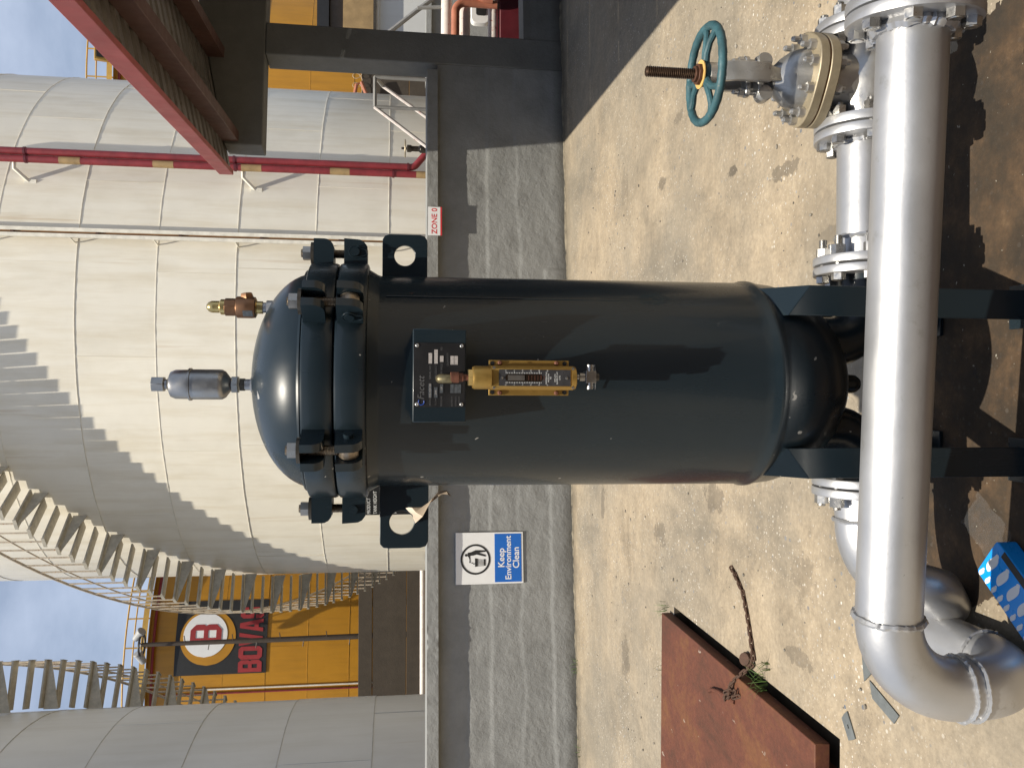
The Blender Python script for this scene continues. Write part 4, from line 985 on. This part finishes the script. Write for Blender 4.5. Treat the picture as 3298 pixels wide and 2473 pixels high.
for x in (-.034, .034):
    for z in (1.462, 1.331): inst('plate_bolt', rbm, Matrix.Translation((GX + x, GY, z)), gt)
hb = MB(); hb.lathe((0, 0, 0), -Y, [(.0052, 0), (.0052, .0006)], 12); hbm = hb.mesh('slot_hole', M['black'])
for x in (-.033, .033):
    for z in (1.479, 1.312): inst('slot_hole', hbm, Matrix.Translation((GX + x, GY - .0004, z)), gt)
TZ = 1.253
MB().lathe((GX + .003, GY - .006, 1.266), Z, [(.010, 0), (.010, .012), (.006, .013), (.006, .022)], 14).build('lower_nipple', M['dull_steel'], gt)
b = MB(); b.box(Matrix.Translation((GX + .003, GY - .006, TZ)), -.0135, .0135, -.013, .013, -.012, .0125); b.build('valve_block', M['dull_steel'], gt, .001)
MB().cyl(V(GX - .025, GY - .006, TZ), V(GX + .031, GY - .006, TZ), .0085, None, 18).build('cross_stub', M['steel'], gt)
MB().lathe((GX + .003, GY - .006, TZ - .020), Z, [(.009, 0), (.0095, .002), (.0095, .008)], 14).build('bottom_plug', M['dark_steel'], gt)
MB().cyl(V(GX + .003, GY - .006, TZ), V(GX + .003, VY - .27, TZ - .01), .007, None, 10).build('mounting_nipple', M['dark_steel'], gt)
MB().tube([V(.045, VY - .284, 1.224), V(.047, VY - .288, 1.222), V(.01, VY - .290, 1.220), V(-.012, VY - .286, 1.220)], .0015, 5).build('bracket_wire', M['steel'], gt)

# ------------------------------------------------------------------ fittings on the lid
AVX, AVY, z0 = -.006, VY, DZ + DB
t = thing('air_vent', 'grey stainless air vent canister standing on top of the lid', 'vent', (AVX, AVY, z0))
MB().lathe((AVX, AVY, z0 - .006), Z, [(.020, 0), (.020, .012), (.0145, .013), (.0145, .032)], 20).build('nipple', M['silver'], t)
b = MB(); b.prism(Matrix.Translation((AVX, AVY, z0 + .022)), HEX(.032), 0, .012); b.build('lock_nut', M['dark_steel'], t, .001)
b = MB(); b.prism(Matrix.Translation((AVX, AVY, z0 + .038)), HEX(.041), 0, .016); b.build('hex_base', M['dull_steel'], t, .001)
MB().lathe((AVX, AVY, z0 + .052), Z, [(.013, 0), (.018, .006), (.034, .018), (.0385, .026), (.039, .034), (.039, .102), (.042, .103), (.042, .108), (.038, .109), (.0375, .142), (.033, .153), (.018, .160), (.013, .163), (.0125, .171)], 32).build('canister', M['dull_steel'], t)
b = MB(); b.prism(Matrix.Translation((AVX, AVY, z0 + .222)), HEX(.036), 0, .030); b.build('hex_outlet', M['dull_steel'], t, .001)
RX, RYv = .190, 2.20
rz = DZ + DB * math.sqrt(1 - ((RX - VX) ** 2 + (RYv - VY) ** 2) / .28 ** 2)
t = thing('relief_valve', 'bronze pressure relief valve with brass cap on the lid', 'relief valve', (RX, RYv, rz))
MB().lathe((RX, RYv, rz - .012), Z, [(.0185, 0), (.0185, .016), (.013, .0165), (.013, .036)], 18).build('nipple', M['silver'], t)
MB().lathe((RX, RYv, rz + .014), Z, [(.016, 0), (.016, .014), (.021, .015), (.021, .0255)], 18).build('hex_base', M['brass'], t)
MB().lathe((RX, RYv, rz + .029), Z, [(.020, 0), (.0265, .003), (.0275, .012), (.0275, .046), (.026, .049), (.022, .050)], 24).build('valve_body', M['bronze'], t)
b = MB(); b.prism(Matrix.Translation((RX, RYv, rz + .079)), ngon(8, .0225), 0, .027); b.build('bonnet', M['bronze'], t, .001)
MB().lathe((RX, RYv, rz + .106), Z, [(.0195, 0), (.0195, .010), (.017, .012), (.015, .014), (.015, .028), (.0148, .033), (.012, .040), (.006, .045), (.001, .046)], 20).build('brass_cap', M['brass'], t)
MB().lathe((RX + .018, RYv, rz + .052), X + V(0, 0, .12), [(.017, 0), (.018, .006), (.0145, .018), (.010, .019)], 6).build('side_outlet', M['bronze'], t)
b = MB(); b.loft([[V(RX + .0279 * math.cos(R(a)), RYv + .0279 * math.sin(R(a)), z) for a in (-150, -140, -130, -120, -112)] for z in (rz + .036, rz + .060)], False, False, False); b.build('grey_label', M['label_dim'], t)

# torn tape on the lifting lug
tw = []
pts = [V(-.352, VY - .012, 1.655), V(-.340, VY - .02, 1.638), V(-.318, VY - .02, 1.612), V(-.300, VY - .016, 1.588), V(-.290, VY - .014, 1.566), V(-.296, VY - .012, 1.552)]
b = MB()
rows = []
for i, p in enumerate(pts):
    wd = (.024, .024, .022, .017, .012, .012)[i]; a = i * 1.1
    d = V(math.cos(a) * .8, math.sin(a) * .6, .5).normalized(); rows.append([p - d * wd, p + V(0, -.008, .004) * (1 if i % 2 else -1), p + d * wd])
b.loft(rows, False, False, False)
o = b.build('tape_scrap', M['paper'], None); tag(o, 'torn beige tape twisted through the lifting lug hole', 'tape')

# ------------------------------------------------------------------ silver pipework
PA, PB_ = V(-.56, 1.893, .505), V(.800, 1.757, .540)     # front pipe axis
pd = (PB_ - PA).normalized()
t = thing('silver_pipe', 'thick silver painted pipe crossing in front of the vessel legs, bent at its end', 'pipe', (0, 1.85, 0))
MB().cyl(PA, PB_ - pd * .0, PR, None, 64).build('straight_pipe', M['silver'], t)
ER = .192
e1 = arc(PA - Z * ER, Z, -pd, ER, 14)
p1 = PA - pd * ER - Z * ER
MB().tube(e1, PR, 48).build('upper_elbow', M['silver'], t)
p1b = p1 - Z * .032
MB().cyl(p1, p1b, PR - .001, None, 48).build('joint_pup', M['silver'], t)
c2 = p1b + Y * ER
MB().tube(arc(c2, -Y, -Z, ER, 14), PR, 48).build('lower_elbow', M['silver'], t)
p2 = c2 - Z * ER
MB().tube([p2, p2 + Y * .2, V(p2.x, 2.50, p2.z)], PR, 48).build('return_pipe', M['silver'], t)
def weld(c, ax, r_, parent, th=.006, mat=None):
    m = axis_frame(c, ax); n = 90
    pts = [m @ V((r_ + .0015 + .0012 * random.random()) * math.cos(2 * math.pi * k / n), (r_ + .0015 + .0012 * random.random()) * math.sin(2 * math.pi * k / n), .0012 * math.sin(k * .35) + random.uniform(-.0010, .0010)) for k in range(n)]
    return MB().tube(pts, [th * (.8 + .5 * random.random()) for k in range(n)] , 6, True).build('weld_bead', mat or M['silver'], parent)
weld(PA, pd, PR, t, .0075); weld(p1, Z, PR, t, .005); weld(p1b, Z, PR, t, .005); weld(p2, Y, PR, t, .0055)
# right hand flange pair of the front pipe
fc = PB_ - pd * .012
inst('flange', flange_mesh(.146, .026, .06, M['silver']), axis_frame(PB_ + pd * .018, pd), t)
weld(PB_ + pd * .008, pd, PR, t, .014)
ft = thing('companion_flange', 'silver flange and pipe end bolted on at the picture edge', 'pipe', PB_ + pd * .06)
inst('flange', flange_mesh(.146, .026, .06, M['silver']), axis_frame(PB_ + pd * .0475, pd), ft)
MB().cyl(PB_ + pd * .07, PB_ + pd * .6, PR, None, 40).build('pipe_end', M['silver'], ft)
bolts(PB_ + pd * .018, pd, .117, 8, .056, M['steel'], t, 12., .036, .012)
# left nozzle elbow
t = thing('elbow_pipe', 'silver elbow bolted to the vessel nozzle farthest from the gate valve', 'pipe', (-.45, VY, 0))
inst('flange', flange_mesh(FR, .024, .06, M['silver']), axis_frame((-.2905, VY, NZ), -X), t)
MB().cyl(V(-.313, VY, NZ), V(-.385, VY, NZ), PR + .004, PR, 40).build('weld_neck', M['silver'], t)
MB().tube([V(-.384, VY, NZ)] + arc(V(-.392, VY, NZ - .2), Z, -X, .2, 12, 0, 80) + [V(-.615, VY + .03, .10), V(-.66, VY + .06, .06)], PR, 40).build('elbow', M['silver'], t)
weld(V(-.386, VY, NZ), X, PR, t, .006)
bolts(V(-.262, VY, NZ), -X, .113, 8, .0525, M['steel'], t, 22.5, .034, .008)
# right spool
t = thing('pipe_spool', 'short silver flanged pipe between the vessel and the gate valve', 'pipe', (.53, VY, 0))
inst('flange', flange_mesh(FR, .024, .06, M['silver']), axis_frame((.3475, VY, NZ), X), t)
inst('flange', flange_mesh(FR, .025, .06, M['silver']), axis_frame((.705, VY, NZ), X), t)
MB().cyl(V(.370, VY, NZ), V(.706, VY, NZ), PR, None, 48).build('straight_pipe', M['silver'], t)
weld(V(.428, VY, NZ), X, PR, t, .006); weld(V(.700, VY, NZ), X, PR, t, .009)
bolts(V(.318, VY, NZ), X, .113, 8, .0535, M['steel'], t, 22.5, .034, .026)

# ------------------------------------------------------------------ gate valve
GVX = .872
gv_ = thing('gate_valve', 'silver gate valve with teal handwheel on a threaded stem', 'valve', (GVX, VY, 0))
inst('flange', flange_mesh(FR, .026, .06, M['silver']), axis_frame((.735, VY, NZ), X), gv_)
inst('flange', flange_mesh(FR, .026, .06, M['silver']), axis_frame((1.012, VY, NZ), -X), gv_)
bolts(V(.705, VY, NZ), X, .113, 8, .056, M['steel'], gv_, 22.5, .034, .010)
b = MB(); b.lathe((.755, VY, NZ), X, [(.075, 0), (.078, .03), (.098, .075), (.108, .117), (.098, .158), (.078, .204), (.075, .234)], 36); b.build('valve_body', M['cast'], gv_)
b = MB()
b.loft([[V(GVX + .082 * sx__ * math.cos(R(a)), VY + .082 * math.sin(R(a)), z) for a in range(0, 360, 12)] for z, sx__ in ((NZ, 1.0), (NZ + .10, 1.), (NZ + .135, 1.05))]); b.build('valve_neck', M['cast'], gv_)
BF = Matrix.Translation((GVX, VY, 0)) @ Matrix.Rotation(R(-33), 4, 'Z')
def oval(a, c, n=40, p=2.6): return [(a * math.copysign(abs(math.cos(2 * math.pi * i / n)) ** (2 / p), math.cos(2 * math.pi * i / n)), c * math.copysign(abs(math.sin(2 * math.pi * i / n)) ** (2 / p), math.sin(2 * math.pi * i / n))) for i in range(n)]
ZB = .492
b = MB(); b.prism(BF, oval(.128, .100), ZB, ZB + .030); b.build('body_flange', M['bonnet'], gv_, .003)
b = MB(); b.prism(BF, oval(.125, .097), ZB + .0302, ZB + .0338); b.build('flange_gasket', M['gasket'], gv_)
b = MB(); b.prism(BF, oval(.128, .100), ZB + .034, ZB + .062); b.build('bonnet_flange', M['bonnet'], gv_, .003)
b = MB(); b.loft([[BF @ V(x, y, z) for x, y in oval(a, c, 36, 2.2)] for z, a, c in ((ZB + .060, .088, .066), (ZB + .080, .084, .062), (ZB + .105, .074, .055), (ZB + .128, .056, .046), (ZB + .142, .040, .036), (ZB + .150, .034, .032))]); b.build('bonnet_dome', M['cast'], gv_)
st = MB(); st.prism(I4, HEX(.026), 0, .018); st.cyl(V(0, 0, .018), V(0, 0, .036), .0085, None, 10); st.sphere(V(0, 0, .036), .0085, 10, 4)
st.cyl(V(0, 0, -.095), V(0, 0, 0), .0085, None, 10); st.prism(Matrix.Translation((0, 0, -.082)), HEX(.026), 0, .018)
stm = st.mesh('bonnet_bolt', M['cast'])
for k in range(10):
    a = R(18 + 36 * k); x = .108 * math.copysign(abs(math.cos(a)) ** .8, math.cos(a)); y = .082 * math.copysign(abs(math.sin(a)) ** .8, math.sin(a))
    inst('bonnet_bolt', stm, BF @ Matrix.Translation((x, y, ZB + .062)) @ Matrix.Rotation(k, 4, 'Z'), gv_)
# yoke: two arms and a cap, arms one in front of and one behind the stem
ZY0, ZY1 = .628, .815
for sg in (-1, 1):
    b = MB()
    b.loft([[V(GVX - hw, VY + sg * y0 - sg * .0, z), V(GVX + hw, VY + sg * y0, z), V(GVX + hw, VY + sg * (y0 + .016), z), V(GVX - hw, VY + sg * (y0 + .016), z)] for z, hw, y0 in ((ZY0, .018, .022), (ZY0 + .03, .020, .030), (ZY0 + .045, .027, .036), (ZY1 - .05, .027, .038), (ZY1 - .02, .027, .026), (ZY1, .026, .014))]); b.build('yoke_arm', M['cast'], gv_, .003)
MB().lathe((GVX, VY, ZY1 - .012), Z, [(.030, 0), (.034, .004), (.034, .030), (.028, .034)], 24).build('yoke_hub', M['cast'], gv_)
b = MB(); b.sphere(V(GVX - .040, VY - .010, ZY1 - .02), .008, 8, 6); b.build('grease_nipple', M['steel'], gv_)
for z0_, lw, th in ((.672, .060, .018), (.712, .058, .014)):
    b = MB(); b.prism(Matrix.Translation((GVX, VY, z0_)), rrect(-lw, -.019, lw, .019, .018, 5), 0, th); b.build('gland_flange', M['cast'], gv_, .003)
for sg in (-1, 1):
    b = MB(); b.cyl(V(GVX + sg * .044, VY, .655), V(GVX + sg * .044, VY, .755), .007, None, 10); b.prism(Matrix.Translation((GVX + sg * .044, VY, .727)), HEX(.022), 0, .014)
    b.sphere(V(GVX + sg * .044, VY, .755), .007, 8, 4); b.lathe(V(GVX + sg * .046, VY - .020, .668), Y, [(.020, 0), (.022, .004), (.022, .036), (.020, .04)], 18); b.build('gland_bolt', M['cast'], gv_)
MB().cyl(V(GVX, VY, .64), V(GVX, VY, .80), .0115, None, 14).build('lower_stem', M['thread'], gv_)
# threaded stem
b = MB(); sz0, sz1 = .86, 1.012; pr = []; z = sz0
while z < sz1 - .006: pr += [(.0122, z - sz0), (.0152, z - sz0 + .0019), (.0152, z - sz0 + .0026), (.0122, z - sz0 + .0045)]; z += .0056
pr += [(.0130, z - sz0), (.0135, sz1 - sz0 - .002), (.011, sz1 - sz0)]
b.lathe((GVX, VY, sz0), Z, pr, 18); b.build('stem', M['thread'], gv_)
MB().lathe((GVX, VY, .852), Z, [(.039, 0), (.039, .003)], 28).build('yellow_washer', M['plate_yellow'], gv_)
b = MB(); b.prism(Matrix.Translation((GVX, VY, .855)), ngon(8, .030), 0, .010); b.prism(Matrix.Translation((GVX, VY, .865)), ngon(16, .022), 0, .008); b.build('stem_nut', M['rustnut'], gv_, .0015)
# handwheel
ZW = .838
pts = []
for k in range(72):
    a = 2 * math.pi * k / 72; pts.append(V(GVX + .129 * math.cos(a), VY + .129 * math.sin(a), ZW + .0015 * math.sin(3 * a)))
hw = MB().tube(pts, [.0120 + .0006 * math.sin(k * 2.3) for k in range(72)], 12, True).build('handwheel', M['teal'], gv_)
MB().lathe((GVX, VY, ZW - .014), Z, [(.028, 0), (.033, .004), (.033, .022), (.026, .0275)], 24).build('wheel_hub', M['teal'], hw)
for a0 in (100, 220, 340):
    for sgn in (1, -1):
        a = R(a0); da = R(17) * sgn
        p = [V(GVX + r_ * math.cos(a + da * f), VY + r_ * math.sin(a + da * f), ZW + h_) for r_, f, h_ in ((.026, .3, .004), (.055, .35, .006), (.085, .55, .004), (.108, .85, .0), (.129, 1.15, 0))]
        MB().tube(p, [.011, .010, .009, .0095, .011], 10).build('spoke', M['teal'], hw)
# next flange and pipe beyond the valve
t = thing('outlet_pipe', 'silver flanged pipe leaving the far side of the gate valve', 'pipe', (1.2, VY, 0))
inst('flange', flange_mesh(FR, .026, .06, M['silver']), axis_frame((1.0165, VY, NZ), X), t)
MB().cyl(V(1.04, VY, NZ), V(1.9, VY, NZ), PR, None, 40).build('straight_pipe', M['silver'], t)
bolts(V(.986, VY, NZ), X, .113, 8, .0575, M['steel'], t, 22.5, .034, .010)

# ------------------------------------------------------------------ hatch lid, chain, litter
t = thing('hatch_lid', 'rust red steel hatch lid lying over a dark pit opening', 'hatch', (-2.0, 4, .0))
HL = frame((-1.40, 3.085, 0), V(-1, .0, 0), V(-.016, 1, 0))
b = MB(); b.box(I4, -2.72, -1.402, 3.085, 4.985, -.004, .060); b.build('lid_plate', M['hatch'], t, .004)
for x in (-1.55, -2.3):
    b = MB(); b.box(Matrix.Translation((x, 0, 0)), -.03, .03, 2.99, 5.03, -.06, -.005); b.build('carrier_bar', M['hatch'], t, .003)
MB().tube([V(-1.60, 4.20, .061), V(-1.56, 4.12, .078), V(-1.535, 4.02, .080), V(-1.525, 3.93, .078), V(-1.53, 3.86, .061)], .010, 8).build('lifting_handle', M['hatch'], t)

lk = MB()
lk.tube([V(.0075 * math.cos(R(a)), (.015 if 0 <= a < 180 else -.015) * 1 + .0075 * math.sin(R(a)), 0) for a in list(range(0, 181, 30)) + list(range(180, 361, 30))], .0046, 6, True)
lkm = lk.mesh('chain_link', M['chain'])
t = thing('rusty_chain', 'rusty chain lying across the concrete to the hatch handle', 'chain', (-1.2, 3.85, 0))
cpts = [V(-.925, 4.03, .008), V(-.945, 3.985, .010), V(-.985, 3.93, .008), V(-1.02, 3.89, .008), V(-1.085, 3.852, .008), V(-1.15, 3.822, .008), V(-1.20, 3.800, .010), V(-1.28, 3.765, .012), V(-1.33, 3.775, .02), V(-1.38, 3.82, .045), V(-1.44, 3.87, .072), V(-1.50, 3.885, .085), V(-1.52, 3.90, .094), V(-1.545, 3.93, .078)]
seglen = 0; acc = 0; link_i = 0; step = .0285
dists = [(cpts[i + 1] - cpts[i]).length for i in range(len(cpts) - 1)]
total = sum(dists); s_ = 0
while s_ < total:
    q = s_; i = 0
    while i < len(dists) - 1 and q > dists[i]: q -= dists[i]; i += 1
    p = cpts[i].lerp(cpts[i + 1], min(1, q / dists[i])); d = (cpts[i + 1] - cpts[i]).normalized()
    side = d.cross(Z).normalized()
    m = frame(p, side, d) @ Matrix.Rotation(R(45 if link_i % 2 else -45), 4, 'Y')
    inst('chain_link', lkm, m, t); s_ += step; link_i += 1
for k in range(7):
    a = k * 1.3
    m = frame(V(-1.485 + .012 * math.sin(a), 3.84 + .022 * k * .6 - .03, .075 + .008 * (k % 3)), V(math.cos(a), math.sin(a), .3), V(-.6, .5, .5 * math.cos(a))); inst('chain_link', lkm, m, t)
t = thing('padlock', 'rusty round padlock beside the hatch edge, at the chain', 'padlock', (-1.315, 3.83, 0))
MB().lathe((-1.315, 3.835, .018), V(.2, -.4, .9), [(.012, -.014), (.030, -.012), (.034, 0), (.030, .012), (.012, .014)], 18).build('lock_body', M['chain'], t)
MB().tube([V(-1.33, 3.80, .015)] + arc(V(-1.312, 3.785, .02), V(-.9, .3, 0), V(0, -1, .1), .018, 8, 0, 180), .005, 8).build('shackle', M['chain'], t)

def tuft(x, y, n, h, lab, spread=.05):
    b = MB()
    for k in range(n):
        a = random.uniform(0, 6.28); L = h * random.uniform(.6, 1.15); ln = random.uniform(.25, 1.1)
        p = V(x + random.uniform(-1, 1) * spread * .35, y + random.uniform(-1, 1) * spread * .35, 0)
        d = V(math.cos(a), math.sin(a), 0); wv = d.cross(Z) * .0022; rows = []
        for j in range(5):
            f = j / 4; c_ = p + d * L * ln * f * f * .8 + V(0, 0, L * (f - .38 * ln * f * f)); ww = wv * (1 - f * .9)
            rows.append([c_ - ww, c_ + ww])
        b.loft(rows, False, False, False)
    o = b.build('grass_tuft', M['grass'], None); o['kind'] = 'stuff'; o['label'] = lab; return o
tuft(-1.37, 3.66, 26, .12, 'green grass tuft growing out of the pit edge beside the chain', .10)
tuft(-1.28, 3.62, 12, .10, 'thin grass blades by the padlock', .06)
tuft(-1.40, 5.06, 14, .09, 'thin grass at the far corner of the hatch', .12)
w_ = wp(-5.30, .03, 0); tuft(w_.x, w_.y, 34, .10, 'weeds at the foot of the bund wall below the sign side', .22)
w_ = wp(-6.0, .03, 0); tuft(w_.x, w_.y, 16, .08, 'sparse weeds at the foot of the bund wall near the tank end', .3)
tuft(-1.75, 5.1, 8, .07, 'single blades behind the hatch', .2)

gr = MB()
for k in range(420):
    x = random.uniform(-2.6, 2.2); y = random.uniform(2.5, 7.3)
    if HX0 - .1 < x < HX1 + .12 and HY0 - .1 < y < HY1 + .15: continue
    r_ = random.choice((.003, .004, .004, .005, .006, .009))
    gr.sphere(V(x, y, r_ * .4), r_, 6, 3, (random.uniform(.7, 1.4), random.uniform(.7, 1.4), .7))
go = gr.build('grit', plain('grit_stone', (.20, .18, .15), .9, var=.6, sc=9.), None); go['kind'] = 'stuff'; go['label'] = 'loose grit scattered over the concrete'

def scrap(poly, lab, hole=False):
    b = MB(); b.prism(Matrix.Translation((0, 0, .0015)), poly, 0, .0045)
    o = b.build('gasket_scrap', M['rubber'], None, .0008); return tag(o, lab, 'scrap', 'grey gasket scraps on the concrete')
scrap([(-.975, 2.850), (-1.070, 2.834), (-1.028, 2.790), (-1.004, 2.800)], 'triangular grey scrap half under the silver elbow')
scrap([(-1.054, 2.800), (-1.112, 2.780), (-1.150, 2.650), (-1.112, 2.622)], 'long grey gasket strip lying beside the silver elbow')
b = MB(); outer = [(-1.262, 2.985), (-1.240, 2.968), (-1.222, 2.948), (-1.262, 2.918), (-1.302, 2.890), (-1.316, 2.912), (-1.327, 2.935), (-1.292, 2.962)]
hc = V(-1.275, 2.938, 0); b.holed(Matrix.Translation((0, 0, .0015)), outer, [(hc.x + (p[0] - hc.x) * .16, hc.y + (p[1] - hc.y) * .16) for p in outer], 0, .0045)
tag(b.build('gasket_scrap', M['rubber'], None), 'grey rubber scrap with a small hole near the hatch', 'scrap', 'grey gasket scraps on the concrete')

# blue printed carton in clear film at the vessel's foot
t = thing('blue_carton', 'bright blue carton printed with white bottle shapes, in clear film', 'carton', (-.58, 2.06, 0))
CF = frame((-.455, 2.120, .0), V(-.62, -.78, 0), V(.78, -.62, 0))      # local x runs towards the camera, y to the near side
b = MB(); b.prism(CF, rrect(.0, -.085, .26, .045, .012, 3), .004, .060); cb = b.build('carton_box', M['pack_blue'], t, .003)
def blob(fr, x, y, L, wd, z):
    b = MB(); n = 20
    pl = [(x + wd * .5 * math.cos(2 * math.pi * k / n) * (1 + .25 * math.sin(2 * (2 * math.pi * k / n))), y + L * .5 * math.sin(2 * math.pi * k / n)) for k in range(n)]
    b.prism(fr, pl, z, z + .0012); b.sphere(fr @ V(x, y + L * .45, z), wd * .28, 8, 4, (1, 1, .12)); return b.build('printed_bottle', M['sign_white'], t)
for k in range(5): blob(CF, .030 + .050 * k, -.018, .062, .027, .0603)
for k in range(8): blob(CF, .016 + .031 * k, -.069, .026, .014, .0603)
b = MB(); b.box(CF, .04, .25, .022, .043, .0602, .0612); b.build('dark_inside_strip', M['ink'], t)  # black strip painted for the shade inside the open carton
b = MB(); rows = []
for i in range(9):
    row = []
    for j in range(9):
        x = -.03 + .17 * i / 8; y = -.06 + .13 * j / 8; h_ = .012 + .03 * abs(noise.noise(V(x * 22, y * 22, 2.))) + 0
        row.append(CF @ V(x - .14, y - .01, h_))
    rows.append(row)
b.loft(rows, False, False, False); b.build('film_wrap', M['film'], t, ang=80)
tag(MB().loft([[V(-.222, 2.300, .003), V(-.216, 2.298, .006)], [V(-.225, 2.27, .008), V(-.215, 2.268, .010)], [V(-.236, 2.245, .004), V(-.226, 2.24, .007)], [V(-.244, 2.225, .003), V(-.240, 2.222, .003)]], False, False, False).build('paper_scrap', M['sign_white']), 'thin white paper strip on the stained floor by a vessel leg', 'scrap')
